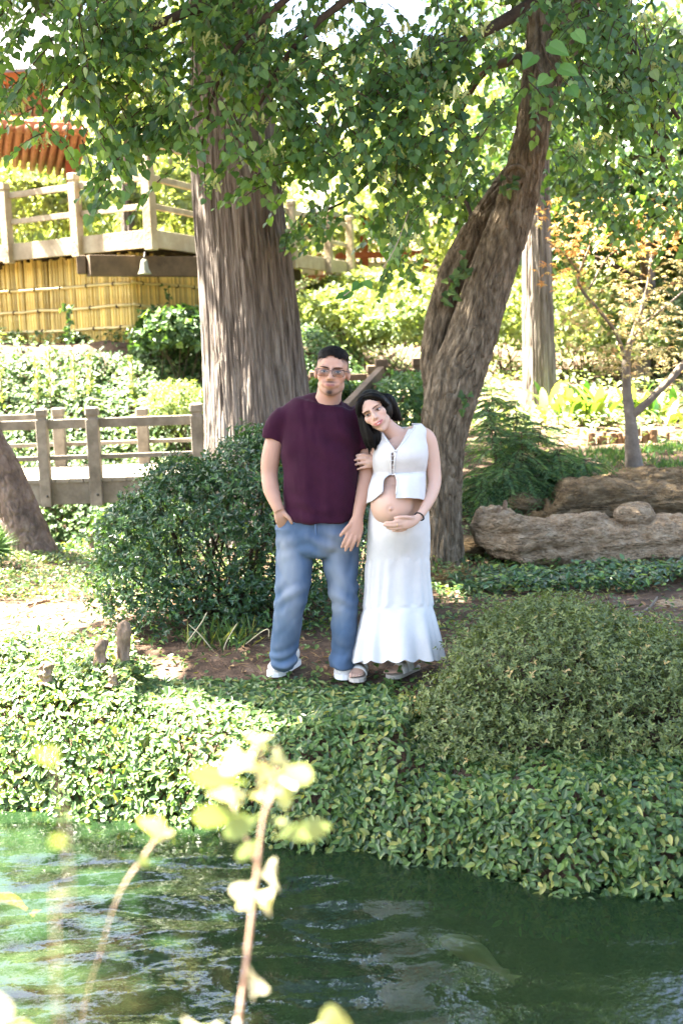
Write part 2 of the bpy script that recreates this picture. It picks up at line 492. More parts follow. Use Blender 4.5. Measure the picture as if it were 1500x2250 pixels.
# ---------------------------------------------------------------- water
def water_mat():
    m, nt, out = _nt('pond_water')
    N = nt.nodes.new; L = nt.links.new
    gl = N('ShaderNodeBsdfGlossy'); gl.inputs['Roughness'].default_value = .03
    df = N('ShaderNodeBsdfDiffuse'); df.inputs[0].default_value = (.0135, .030, .0115, 1)
    tr = N('ShaderNodeBsdfTransparent'); tr.inputs[0].default_value = (.8, .92, .7, 1)
    mx = N('ShaderNodeMixShader'); mx.inputs[0].default_value = .32
    fr = N('ShaderNodeFresnel'); fr.inputs[0].default_value = 1.7
    m2 = N('ShaderNodeMixShader')
    tc = N('ShaderNodeTexCoord'); mp = N('ShaderNodeMapping'); mp.inputs['Scale'].default_value = (1, 1.4, 1)
    nz = N('ShaderNodeTexNoise'); nz.inputs['Scale'].default_value = 22; nz.inputs['Detail'].default_value = 2
    bp = N('ShaderNodeBump'); bp.inputs['Strength'].default_value = .12; bp.inputs['Distance'].default_value = .02
    L(tc.outputs['Object'], mp.inputs[0]); L(mp.outputs[0], nz.inputs['Vector']); L(nz.outputs[0], bp.inputs['Height'])
    L(bp.outputs[0], gl.inputs['Normal']); L(bp.outputs[0], fr.inputs['Normal'])
    L(df.outputs[0], mx.inputs[1]); L(tr.outputs[0], mx.inputs[2])
    L(fr.outputs[0], m2.inputs[0]); L(mx.outputs[0], m2.inputs[1]); L(gl.outputs[0], m2.inputs[2]); L(m2.outputs[0], out.inputs[0])
    return m
M['water'] = water_mat()
def waves(x, y):
    r1 = np.hypot(x + 1.6, y - 3.0); r2 = np.hypot(x - .3, (y - 3.2)); w = 0
    qx = x + .12 * fbm(np.stack([x * 2, y * 2, 0 * x], -1), 2); qy = y + .12 * fbm(np.stack([x * 2, y * 2, 0 * x + 9], -1), 2)
    w = .0042 * np.sin(qy * 26 + qx * 3.0) + .0036 * np.sin(qy * 17 - qx * 6 + 1.3) + .0022 * np.sin(r1 * 42) * np.exp(-r1 * .5)
    w += .0085 * fbm(np.stack([qx * 3.0, qy * 8.5, 0 * x + 3], -1), 3) + .0016 * fbm(np.stack([qx * 12, qy * 26, 0 * x + 3], -1), 2)
    calm = 1 - .72 * sstep(-.1, .8, x + (y - 4) * .2) - .25 * sstep(4.4, 5.2, y)
    return w * np.clip(calm, .12, 1)
wx = axis([(-40, -4, 4), (-4, -2, .1), (-2, 2, .02), (2, 4, .1), (4, 40, 4)])
wy = axis([(2.0, 3.2, .1), (3.2, 5.8, .016), (5.8, 16, .4)])
WX, WY = np.meshgrid(wx, wy)
WZ = WATER + waves(WX, WY)
ny, nx = WX.shape
ii = np.arange((ny - 1) * nx).reshape(ny - 1, nx)[:, :-1].ravel()
mesh_obj('water', np.stack([WX, WY, WZ], -1).reshape(-1, 3), [np.stack([ii, ii + 1, ii + nx + 1, ii + nx], 1)], M['water'], kind='structure',
         label='rippled green pond water', base=(0, 0, 0))
# ---------------------------------------------------------------- lower footbridge
def post_box(name, base, top, w, mat, parent, cap=True, ax=None, lean=None):
    """square post with a notched cap"""
    mb = MB(); b = np.asarray(base, float); h = top - b[2]
    A = np.eye(3) if ax is None else ax
    ch = w * .75
    mb.box(b + [0, 0, (h - ch - .03) / 2], (w, w, h - ch - .03), A, .006)
    if cap:
        mb.box(b + [0, 0, h - ch - .015], (w * .8, w * .8, .03), A, 0)
        mb.box(b + [0, 0, h - ch / 2], (w * 1.06, w * 1.06, ch), A, .014)
    return mb.build(name, mat, parent, smooth=False)

BY = 12.0
bridge = thing('footbridge', 'weathered grey wooden footbridge with capped posts crossing the creek behind the leaning trunk', 'bridge', P(215, 1105, BY))
zb = bridge.location[2]
def bz(y, x=215): return P(x, y, BY)[2]
_x0, _x1 = P(-90, 1100, BY)[0], P(690, 1100, BY)[0]
MB().beam((_x0, BY, zb + .115), (_x1, BY, zb + .115), .07, .23).build('side_beam', M['bridgewood'], bridge, smooth=False)
MB().beam((_x0, BY + 1.5, zb + .10), (_x1, BY + 1.5, zb + .10), .07, .2).build('side_beam', M['bridgewood'], bridge, smooth=False)
MB().beam((_x0, BY - .01, bz(929)), (_x1, BY - .01, bz(929)), .06, .10).build('top_rail', M['bridgewood'], bridge, smooth=False)
MB().beam((_x0, BY - .01, bz(1003)), (_x1, BY - .01, bz(1003)), .07, .045).build('middle_rail', M['bridgewood'], bridge, smooth=False)
MB().beam((_x0, BY + 1.5, bz(929)), (P(250, 1000, BY)[0] - 1.1, BY + 1.5, bz(929)), .06, .10).build('top_rail', M['bridgewood'], bridge, smooth=False)
MB().beam((_x0, BY + 1.5, bz(996)), (_x1, BY + 1.5, bz(996)), .07, .045).build('middle_rail', M['bridgewood'], bridge, smooth=False)
for px in (-6, 108, 218, 444, 668):
    b = P(px, 1110, BY); w = .125 if px != 108 else .11
    po = post_box('post', (b[0], BY - .052, zb - .015), bz(893), w, M['bridgewood'], bridge)
    MB().tube([(b[0] + .02, BY - .052 - w / 2 - .008, zb + .1), (b[0] + .02, BY - .05 - w / 2, zb + .1)], .014, 6).build('bolt', M['iron'], po)
for px in (140, 322, 520):
    b = P(px, 1040, BY + 1.5)
    post_box('post', (b[0], BY + 1.5 - .06, zb + .0), P(px, 895, BY + 1.5)[2], .13, M['bridgewood'], bridge)
_n = int((_x1 - _x0) / .15)
_pl = MB().box((_x0 + .075, BY + .72, zb + .25), (.142, 1.56, .04), bev=.004).build('plank', M['bridgewood'], bridge, smooth=False)
for k in range(1, _n):
    inst(_pl, 'plank', bridge.location + Vector((k * .15, 0, 0)), bridge)

# railing of the path behind the couple
FY = 13.0
fence = thing('path_railing', 'brown wooden railing with capped posts and sloping handrail behind the couple', 'railing', P(837, 900, FY))
def fpost(px, py, Y, w, zbot=None):
    t = P(px, py, Y); zb2 = terrain(t[0], Y) - .15
    return post_box('post', (t[0], Y, float(zb2)), t[2], w, M['railwood'], fence)
for (px, py, Y, w) in ((837, 788, FY, .14), (917, 785, FY, .135), (816, 802, 13.8, .12), (690, 815, 13.8, .12), (1010, 784, FY, .13)):
    fpost(px, py, Y, w)
MB().beam(P(837, 824, FY), P(1010, 818, FY), .06, .11).build('top_rail', M['railwood'], fence, smooth=False)
MB().beam(P(837, 880, FY), P(1010, 875, FY), .06, .06).build('middle_rail', M['railwood'], fence, smooth=False)
MB().beam(P(640, 833, 13.8), P(816, 828, 13.8), .06, .08).build('top_rail', M['railwood'], fence, smooth=False)
MB().beam(P(640, 885, 13.8), P(816, 880, 13.8), .06, .05).build('middle_rail', M['railwood'], fence, smooth=False)
MB().beam(P(837, 815, FY - .08), P(752, 905, 11.2), .08, .10).build('sloping_handrail', M['railwood'], fence, smooth=False)
MB().beam(P(837, 870, FY - .08), P(752, 975, 11.2), .06, .06).build('middle_rail', M['railwood'], fence, smooth=False)
_t = P(748, 900, 11.1)
post_box('post', (_t[0], 11.1, -.1), P(748, 885, 11.1)[2], .13, M['railwood'], fence)

# ---------------------------------------------------------------- upper deck
DY = 15.5
C0 = P(335, 547, DY)
dR = nrm([.40, 1, 0]); dL = nrm([-1.75, 1, 0])
deck = thing('viewing_deck', 'raised wooden deck with pale railings above the bamboo fence', 'deck', C0)
AXL = np.array([dL, np.cross([0, 0, 1], dL), [0, 0, 1]]); AXR = np.array([dR, np.cross([0, 0, 1], dR), [0, 0, 1]])
H_F = .235
def onL(s, z, o=0): return C0 + dL * s + np.array([0, 0, z]) + AXL[1] * o
def onR(s, z, o=0): return C0 + dR * s + np.array([0, 0, z]) + AXR[1] * o
def rail(nm, f, a, b, z, w, h, m=None):
    MB().beam(f(a, z), f(b, z), w, h).build(nm, M['deckwood'], deck, smooth=False)
rail('fascia', onL, .02, 6, H_F / 2 + .02, .06, H_F)
rail('fascia', onR, .05, 7.2, H_F / 2 + .02, .06, H_F)
rail('middle_rail', onL, 0, 6, .56, .05, .075); rail('top_rail', onL, 0, 6, .93, .06, .085)
rail('middle_rail', onR, 0, 7.2, .56, .05, .075); rail('top_rail', onR, 0, 7.2, .93, .06, .085)
rail('upper_beam', onR, 0, 2.4, 1.42, .07, .17)
def solve_s(f, px):
    best = min(np.linspace(0, 7, 1401), key=lambda s: abs(proj(f(s, .5))[0][0] - px)); return best
for px in (170, 18, -120):
    s = solve_s(onL, px); b = onL(s, -.02, -.0)
    po = post_box('post', b - AXL[1] * .0 + np.array([0, -.055, 0]), b[2] + 1.12, .13, M['deckwood'], deck, ax=AXL)
    for zz in (.05, .2):
        q = b + np.array([0, -.055, zz]) + nrm([-.5, -1, 0]) * .07
        MB().tube([q, q + nrm([-.5, -1, 0]) * .012], .012, 6).build('bolt', M['iron'], po)
_cp = MB().box(C0 + [0, -.06, .76], (.135, .135, 1.56), AXL, .008).build('post', M['deckwood'], deck, smooth=False)
for zz in (.12, .2, .62, 1.36):
    q = C0 + np.array([-.02, -.15, zz]); MB().tube([q, q + [0, -.012, 0]], .013, 6).build('bolt', M['iron'], _cp)
for s in (2.5, 4.5, 6.1, 7.2):
    b = onR(s, -.02)
    post_box('post', b + np.array([.06, -.06, 0]), b[2] + 1.12, .125, M['deckwood'], deck, ax=AXR)
# floor boards, running with the left edge
_len = 6.0
_c = C0 + dL * _len / 2 + dR * .12 + np.array([0, 0, H_F - .01])
_pl = MB().box(_c, (_len, .132, .045), AXL, .004).build('plank', M['darkwood'], deck, smooth=False)
for k in range(1, 50):
    inst(_pl, 'plank', np.array(deck.location) + dR * .145 * k, deck)
for k, s in enumerate((1.0, 3.2, 5.6)):
    MB().beam(onR(.15, .06) + dL * s, onR(7.0, .06) + dL * s, .09, .2).build('joist', M['darkwood'], deck, smooth=False)
_a = P(194, 584, 15.35)
MB().beam(_a, _a + dR * 1.0 + np.array([1.6, .3, 0]), .16, .27).build('support_beam', M['darkwood'], deck, smooth=False)
MB().box(P(181, 582, 15.4), (.12, .12, .24), None, .006).build('support_block', M['darkwood'], deck, smooth=False)
for s in (2.6, 5.0):
    for t in (2.6, 4.8):
        b = C0 + dL * s + dR * t
        MB().box((b[0], b[1], b[2] - .6), (.14, .14, 1.35)).build('support_post', M['darkwood'], deck, smooth=False)
# bell lamp below the deck
lb = P(317, 580, 15.1)
bell = thing('bell_lamp', 'small pale bell shaped lamp hanging under the deck beam', 'lamp', lb)
_pr = [(.016, .06), (.03, .055), (.045, .02), (.055, -.06), (.085, -.12), (.088, -.13), (.07, -.125), (.04, -.05)]
th = np.arange(14) / 14 * 2 * math.pi
V = np.array([[lb[0] + r * math.cos(t), lb[1] + r * math.sin(t), lb[2] + z] for r, z in _pr for t in th])
F = [[i * 14 + j, i * 14 + (j + 1) % 14, (i + 1) * 14 + (j + 1) % 14, (i + 1) * 14 + j] for i in range(len(_pr) - 1) for j in range(14)]
mesh_obj('shade', V, F + [list(range(14))], M['lampshade'], bell)
MB().tube([lb + [0, 0, .05], lb + [0, .1, .16]], .008, 5).build('hook', M['iron'], bell)

# ---------------------------------------------------------------- bamboo fence
BFY = 16.3
B0 = P(295, 757, BFY)
bf = thing('bamboo_fence', 'golden bamboo cane fence with tied cross poles below the deck', 'fence', B0)
def cane_mesh(h, r, n=8):
    zs = [0]; 
    while zs[-1] < h: zs.append(zs[-1] + .24)
    zs[-1] = h
    pts = []; rad = []
    for z in zs:
        for dz, k in ((-.012, 1.0), (0, 1.14), (.012, 1.0)):
            if 0 <= z + dz <= h: pts.append((0, 0, z + dz)); rad.append(r * k)
    return tube_geo(pts, rad, n)
_cv = []
for k in range(4):
    V, F = cane_mesh(1.32, .0255)
    _cv.append((V, F))
_src = []
def cane(k, p, tilt):
    if len(_src) <= k:
        V, F = _cv[k]
        o = mesh_obj('cane', V + p, F, M['bamboo'], bf)
        o.data.transform(Matrix.Translation(-(Vector(p) - bf.location))); o.location = Vector(p) - bf.location
        _src.append(o)
    else:
        o = inst(_src[k], 'cane', p, bf)
    o.rotation_euler = (tilt[0], tilt[1], random.random() * 6)
kk = 0
for s in np.arange(.03, 2.75, .053):
    cane(min(kk, 3), B0 + dL * s + np.array([0, random.uniform(-.008, .008), -.04 + random.uniform(-.03, .03)]), (random.gauss(0, .004), random.gauss(0, .008))); kk += 1
for s in np.arange(.03, 3.2, .053):
    cane(3, B0 + dR * s + np.array([0, 0, -.04 + random.uniform(-.03, .03)]), (random.gauss(0, .004), random.gauss(0, .008)))
for z in (.25, .545, .86):
    for d, nsd, ln in ((dL, np.array([-.45, -1, 0]), 2.75), (dR, np.array([.9, -.4, 0]), 3.2)):
        nn = nrm(np.array([d[1], -d[0], 0]) * (1 if (np.array([d[1], -d[0], 0]))[1] < 0 else -1))
        pts = [B0 + d * s + nn * .045 + np.array([0, 0, z + random.uniform(-.012, .012)]) for s in np.linspace(-.03, ln, 9)]
        pole = MB().tube(pts, .021, 8).build('cross_pole', M['bamboopole'], bf)
        for s in np.arange(.12 + random.random() * .2, ln, .5):
            q = B0 + d * s + nn * .045 + np.array([0, 0, z])
            MB().tube([q - d * .012, q + d * .012], .029, 8).build('tie', M['rope'], pole)

# ---------------------------------------------------------------- pavilion eave, top left
pv = thing('pavilion', 'orange timber pavilion with rafters under its eave and plank wall', 'pavilion', P(60, 540, 18.4))
iA, iB = P(-60, 283, 16.8), P(185, 296, 16.8)
oA, oB = P(-60, 345, 19.0), P(165, 388, 19.0)
for k, t in enumerate(np.linspace(0, 1, 13)):
    a = iA + (iB - iA) * t; b = oA + (oB - oA) * t
    MB().tube([a + (a - b) * .1, b], .052, 8).build('rafter', M['orange'], pv)
mb = MB(); up_ = np.array([0, 0, .085])
mb.add([iA + up_, iB + up_, oB + up_, oA + up_, iA + up_ * 1.6, iB + up_ * 1.6, oB + up_ * 1.6, oA + up_ * 1.6], [(0, 1, 2, 3), (7, 6, 5, 4), (0, 4, 5, 1), (1, 5, 6, 2), (2, 6, 7, 3), (3, 7, 4, 0)])
mb.build('roof_boarding', M['orange'], pv, smooth=False)
MB().beam(iA + [0, -.08, .05], iB + [0, -.08, .05], .06, .17).build('eave_beam', M['orange'], pv, smooth=False)
for k in range(15):
    t = (k + .5) / 15
    q = P(-60, 283, 18.4) + (P(110, 290, 18.4) - P(-60, 283, 18.4)) * t
    MB().box(q + [0, 0, .62 + random.uniform(-.005, .005)], (.108, .04, .8), None, .004).build('wall_plank', M['plankwall'], pv, smooth=False)
MB().beam(P(-60, 172, 18.3), P(130, 160, 18.3), .16, .2).build('upper_beam', M['orange'], pv, smooth=False)
_q = P(-60, 100, 18.6); _q2 = P(150, 60, 18.6)
mb = MB(); mb.add([P(-90, 165, 17.4), P(190, 150, 17.4), P(150, 20, 20.5), P(-90, 20, 20.5), P(-90, 158, 17.4), P(190, 143, 17.4), P(150, 12, 20.5), P(-90, 12, 20.5)], [(0, 1, 2, 3), (7, 6, 5, 4), (0, 4, 5, 1), (1, 5, 6, 2), (2, 6, 7, 3), (3, 7, 4, 0)])
mb.build('upper_roof', M['rooftile'], pv, smooth=False)
for px in (158, -20):
    b = P(px, 540, 18.2); t = P(px, 300, 18.2)
    MB().box((b + t) / 2, (.11, .11, t[2] - b[2] + .6)).build('post', M['redwood'], pv, smooth=False)

# red gate building on the slope far behind
gh = thing('garden_house', 'small red posted garden house with pale panels on the slope behind the trunks', 'house', P(780, 615, 27))
for px in (650, 720, 800, 868, 935):
    b = P(px, 630, 27); t = P(px, 478, 27)
    MB().box((b + t) / 2, (.17, .17, t[2] - b[2])).build('post', M['redwood'], gh, smooth=False)
for a, b in ((650, 720), (720, 800), (800, 868), (868, 935)):
    p0, p1 = P(a + 10, 612, 27.15), P(b - 10, 575, 27.15)
    MB().box((p0 + p1) / 2, (p1[0] - p0[0], .06, p1[2] - p0[2])).build('panel', M['plaster'], gh, smooth=False)
for y, h in ((565, .13), (612, .12), (490, .25)):
    MB().beam(P(640, y, 26.95), P(945, y - 8, 26.95), .14, h).build('beam', M['redwood'], gh, smooth=False)
mb = MB(); a, b, c, d = P(600, 480, 26), P(985, 468, 26), P(940, 400, 29), P(645, 410, 29)
mb.add([a, b, c, d, a + [0, 0, .12], b + [0, 0, .12], c + [0, 0, .12], d + [0, 0, .12]], [(0, 1, 2, 3), (7, 6, 5, 4), (0, 4, 5, 1), (1, 5, 6, 2), (2, 6, 7, 3), (3, 7, 4, 0)])
mb.build('roof', M['rooftile'], gh, smooth=False)

# pale railing far behind the maple
fr = thing('hillside_railing', 'pale wooden railing far behind the small maple', 'railing', P(1290, 640, 22))
for px in (1215, 1265, 1318, 1370, 1425):
    b = P(px, 665, 22); t = P(px, 568, 22)
    MB().box((b + t) / 2, (.12, .12, t[2] - b[2])).build('post', M['deckwood'], fr, smooth=False)
for y in (580, 608):
    MB().beam(P(1190, y, 22), P(1450, y - 10, 22), .06, .09).build('rail', M['deckwood'], fr, smooth=False)
# ---------------------------------------------------------------- trees
def trunk_mesh(ctrl, nu, nv, disp, twist=0.0):
    """ctrl rows: x,y,z,r ; disp(cosT, sinT, s, r) -> radial offset in metres"""
    c = spline(ctrl, nv)
    pts, r = c[:, :3], c[:, 3]
    s = np.concatenate([[0], np.cumsum(np.linalg.norm(np.diff(pts, axis=0), axis=1))])
    t, U, W = frames(pts)
    th = np.arange(nu) / nu * 2 * math.pi
    S, T = np.meshgrid(s, th, indexing='ij'); Rr = np.repeat(r[:, None], nu, 1)
    D = disp(np.cos(T), np.sin(T), S, Rr)
    R = Rr + D
    V = pts[:, None] + R[..., None] * (np.cos(T)[..., None] * U[:, None] + np.sin(T)[..., None] * W[:, None])
    i = np.arange((nv - 1) * nu).reshape(nv - 1, nu)
    j = np.roll(i, -1, 1)
    F = np.stack([i, j, j + nu, i + nu], -1).reshape(-1, 4)
    return V.reshape(-1, 3), [F]

def pxr(rows):
    """rows (px, py, Y, width_px) -> x,y,z,r"""
    out = []
    for (x, y, Y, w) in rows:
        q = P(x, y, Y); k = (q - _O) @ _fw
        out.append([*q, w / 2 * k / FPX])
    return out

def cyp_disp(c, s, S, R):
    th = np.arctan2(s, c)
    w = .35 * fbm(np.stack([c * 2, s * 2, S * .9], -1), 2)
    p = np.stack([(c + .05 * w * -s) * R * 30, (s + .05 * w * c) * R * 30, S * 2.0 + w * .6], -1)
    n1 = vnoise(p); n2 = vnoise(p * [1.9, 1.9, 1.5] + 5)
    flute = .035 * np.sin(th * 5 + 1) * R * np.exp(-S * .35) + .02 * np.sin(th * 9 + S * .2) * R
    return flute - .013 * np.exp(-(n1 / .16) ** 2) - .007 * np.exp(-(n2 / .2) ** 2) + .004 * n2
def lin_disp(c, s, S, R):
    w = fbm(np.stack([c * R * 9, s * R * 9, S * 4], -1), 2)
    p = np.stack([c * R * 30 + w * 1.1, s * R * 30 + w * 1.1, S * 6.5 + w * 1.6], -1)
    n1 = vnoise(p); n2 = vnoise(p * [1.7, 1.7, 2.4] + 11)
    return -.017 * np.exp(-(n1 / .17) ** 2) - .007 * np.exp(-(n2 / .18) ** 2) + .003 * n2 + .035 * R * vnoise(np.stack([c * 1.5, s * 1.5, S * 1.6], -1)) + .008
def pine_disp(c, s, S, R):
    p = np.stack([c * R * 24, s * R * 24, S * 14], -1)
    w = fbm(p * .5, 2)
    a = np.abs(vnoise(p + w[..., None] * 1.5))
    return .016 * np.minimum(a * 3, 1) + .003 * vnoise(p * 3)

def limb(name, rows, mat, parent, n=9, k=14):
    c = spline(pxr(rows) if len(rows[0]) == 4 and rows[0][0] > 20 else rows, k)
    V, F = tube_geo(c[:, :3], c[:, 3], n)
    V = V + .012 * vnoise(V * 9)[:, None] * nrm(V - V.mean(0))
    return mesh_obj(name, V, F, mat, parent)

# sunny spots on the ground
def gap(px, py, z, rx, ry):
    q = PZ(px, py, z); GAPS.append((q[0], q[1], z, rx, ry))
gap(300, 1570, -.05, .72, .40)
gap(40, 1540, -.05, .45, .30)
gap(520, 1600, -.1, .30, .22)
gap(90, 1350, 0, .75, .55)
gap(715, 1600, -.1, .10, .08)
gap(1000, 1312, 0, .16, .25)
gap(230, 1180, .5, .40, .55)
gap(270, 1420, .1, .35, .25)
GAPS.append((-3.2, 15.2, 1.2, 1.6, .9)); GAPS.append((-1.9, 14.9, .9, .9, .6)); GAPS.append((.4, 16.5, 1.3, 1.6, 3.0)); GAPS.append((2.8, 14.5, 1.5, 1.6, 1.2))
GAPS.append((3.4, 12.6, .8, 1.0, .5)); GAPS.append((1.9, 17.5, 1.3, 1.5, 2)); GAPS.append((-.2, 1.2, .9, 1.0, 1.2)); GAPS.append((2.6, 11.0, 3.4, .9, .8))
GAPS.append((-2.4, 15.5, 3.3, 1.2, .8))

# ---- big cypress
cyb = np.array([*P(572, 1060, 10.5)]); cyb[2] = 0
cy1 = thing('cypress_tree', 'massive straight cypress trunk with fibrous grey-brown bark behind the man', 'tree', cyb)
rows = pxr([(572, 990, 10.5, 240), (562, 850, 10.5, 226), (541, 620, 10.5, 206), (521, 420, 10.5, 194), (509, 240, 10.5, 182), (497, 0, 10.5, 165)])
q0 = np.array(rows[0]); base = q0.copy(); base[2] = -.1; base[3] *= 1.12; base[0] += .05; low = q0.copy(); low[2] = .35; low[3] *= 1.06; low[0] += .03
tp = np.array(rows[-1])
rows = [base, low] + rows + [tp + [-.15, 0, 2.5, -.06], tp + [-.3, 0, 6.5, -.2]]
V, F = trunk_mesh(rows, 520, 230, cyp_disp)
mesh_obj('trunk', V, F, M['cypressbark'], cy1)

def crown_cloud(n, clumps, crad, cen, rad, seed=0, carve_it=True, inner=.25):
    """clumped leaf positions inside an ellipsoid"""
    c = rdir(clumps) * (inner + (1 - inner) * rng.random((clumps, 1)) ** .5) * np.asarray(rad) + np.asarray(cen)
    w = rng.integers(0, clumps, n)
    g = rng.normal(size=(n, 3)) * [1, 1, .55] * crad * .6
    p = c[w] + g
    if carve_it and GAPS: p = p[carve(p)]
    return p

p = crown_cloud(15000, 130, .75, (-1.3, 10.6, 9.2), (3.4, 2.8, 3.4))
leaves('crown', p, rdir(len(p)) + [0, 0, -.6], rdir(len(p)) + [0, 0, .8], .2, .09, 'diamond', M['upper'], cy1, kind='stuff')

p = crown_cloud(4500, 36, .5, (-2.9, 13.0, 6.4), (1.1, 1.0, .8), carve_it=False)  # extra bough added above the frame to shade the sloping handrail
leaves('crown', p, rdir(len(p)) + [0, 0, -.6], rdir(len(p)) + [0, 0, .8], .2, .09, 'diamond', M['upper'], cy1, kind='stuff')

# ---- linden
lib = PZ(980, 1252, 0)
lin = thing('linden_tree', 'leaning linden with furrowed bark and boughs hanging above the couple', 'tree', lib)
rows = pxr([(982, 1280, 9.0, 104), (979, 1235, 9.0, 80), (974, 1100, 9.0, 78), (975, 960, 9.0, 98), (998, 850, 9.0, 116), (1034, 750, 9.0, 106), (1080, 600, 9.0, 96), (1132, 450, 9.0, 86), (1167, 300, 9.0, 74), (1182, 170, 9.0, 68), (1186, 60, 9.0, 56), (1176, -60, 8.9, 46), (1150, -260, 8.6, 34)])
V, F = trunk_mesh(rows, 250, 480, lin_disp)
tr_l = mesh_obj('trunk', V, F, M['lindenbark'], lin)
V, F = trunk_mesh(pxr([(952, 870, 9.2, 40), (953, 790, 9.2, 58), (964, 710, 9.2, 60), (991, 610, 9.2, 58), (1026, 535, 9.2, 54), (1075, 455, 9.22, 46), (1110, 395, 9.3, 34), (1150, 330, 9.3, 24)]), 130, 150, lin_disp)
mesh_obj('second_stem', V, F, M['lindenbark'], lin)
V, F = trunk_mesh(pxr([(1180, 235, 9.05, 60), (1208, 165, 9.05, 68), (1245, 85, 9.0, 70), (1292, -10, 8.95, 62), (1345, -120, 8.8, 52), (1420, -300, 8.6, 38)]), 120, 130, lin_disp)
mesh_obj('fork', V, F, M['lindenbark'], lin)
# healed knots on the stem
for (px, py, a, b) in ((1133, 383, .075, .06), (1043, 738, .06, .07)):
    q = P(px, py, 8.83)
    t = np.linspace(0, 2 * math.pi, 19)
    MB().tube(np.array([q + [a * math.cos(v), .02 * math.cos(v) ** 2, b * math.sin(v)] for v in t]), .016, 7, False).build('knot', M['lindenbark'], lin)
LIMBS = [
    [(1150, -200, 8.65, 40), (960, -120, 8.3, 34), (700, -60, 8.0, 28), (430, 20, 7.8, 22), (240, 110, 7.6, 15), (130, 210, 7.5, 8)],
    [(1168, 10, 8.95, 34), (1080, 60, 8.7, 26), (960, 120, 8.4, 20), (830, 200, 8.2, 14), (740, 300, 8.1, 8)],
    [(1140, 130, 8.95, 24), (1060, 160, 9.3, 18), (1000, 260, 9.6, 13), (930, 330, 9.8, 8)],
    [(1120, 470, 9.0, 20), (1050, 505, 9.3, 11), (1020, 440, 9.6, 8), (960, 430, 9.8, 5)],
    [(1310, -60, 8.85, 34), (1370, 60, 8.4, 22), (1430, 170, 8.1, 14), (1490, 260, 8.0, 8)],
    [(1300, -40, 8.9, 30), (1390, 120, 9.6, 22), (1440, 300, 10.2, 14), (1480, 430, 10.4, 8)],
    [(960, -120, 8.3, 24), (760, 0, 7.9, 18), (640, 110, 7.7, 12), (570, 230, 7.6, 7)],
    [(700, -60, 8.0, 20), (560, 60, 7.8, 13), (480, 180, 7.8, 8), (440, 330, 7.9, 4)],
    [(1010, 350, 9.7, 10), (900, 300, 10.2, 9), (790, 420, 10.4, 7), (700, 470, 10.5, 4)],
]
for r_ in LIMBS:
    limb('limb', r_, M['twig'], lin)

def sprays(ells, fac=.48):
    """ells: (px, py, Y, rx, ry, n twigs, spread in depth, droop)"""
    LP, LT, LN, LS, TW = [], [], [], [], MB()
    for (px, py, Y, rx, ry, n, dY, dr) in ells:
        nt_ = int(n * fac); sub = []
        for q_ in range(nt_):
            if q_ % 5 == 0:
                a = random.random() * 6.283; rr = math.sqrt(random.random())
                cen_ = P(px + rx * rr * math.cos(a), py + ry * rr * math.sin(a), Y + random.uniform(-dY, dY))
            s = cen_ + np.array([random.gauss(0, .11), random.gauss(0, .11), random.gauss(0, .07)])
            az = random.uniform(0, 6.283)
            d = np.array([math.cos(az) * .9 - .25, math.sin(az) * .7 - .35, random.uniform(-.7, .15) - dr])
            d = nrm(d); ln = random.uniform(.25, .5)
            nl = int(ln / .034)
            pts = [s - d * ln * .5]
            for k in range(5):
                dd = nrm(d + np.array([0, 0, -.16 * k]))
                pts.append(pts[-1] + dd * ln / 5)
            pts = np.array(pts)
            TW.tube(pts, np.linspace(.005, .0018, 6), 3, False)
            side = nrm(np.cross(d, [0, 0, 1.0]))
            for k in range(nl):
                u = (k + .5) / nl * 5; i = min(int(u), 4); q = pts[i] + (pts[i + 1] - pts[i]) * (u - i)
                sg = 1 if k % 2 else -1
                tip = nrm(d * .6 + side * sg * random.uniform(.5, 1.0) + np.array([0, 0, -.55 + random.gauss(0, .25)]))
                no = nrm(np.array([random.gauss(0, .45), random.gauss(-.45, .4), 1.0]))
                LP.append(q + tip * .018); LT.append(tip); LN.append(no); LS.append(random.uniform(.042, .078))
    return np.array(LP), np.array(LT), np.array(LN), np.array(LS), TW

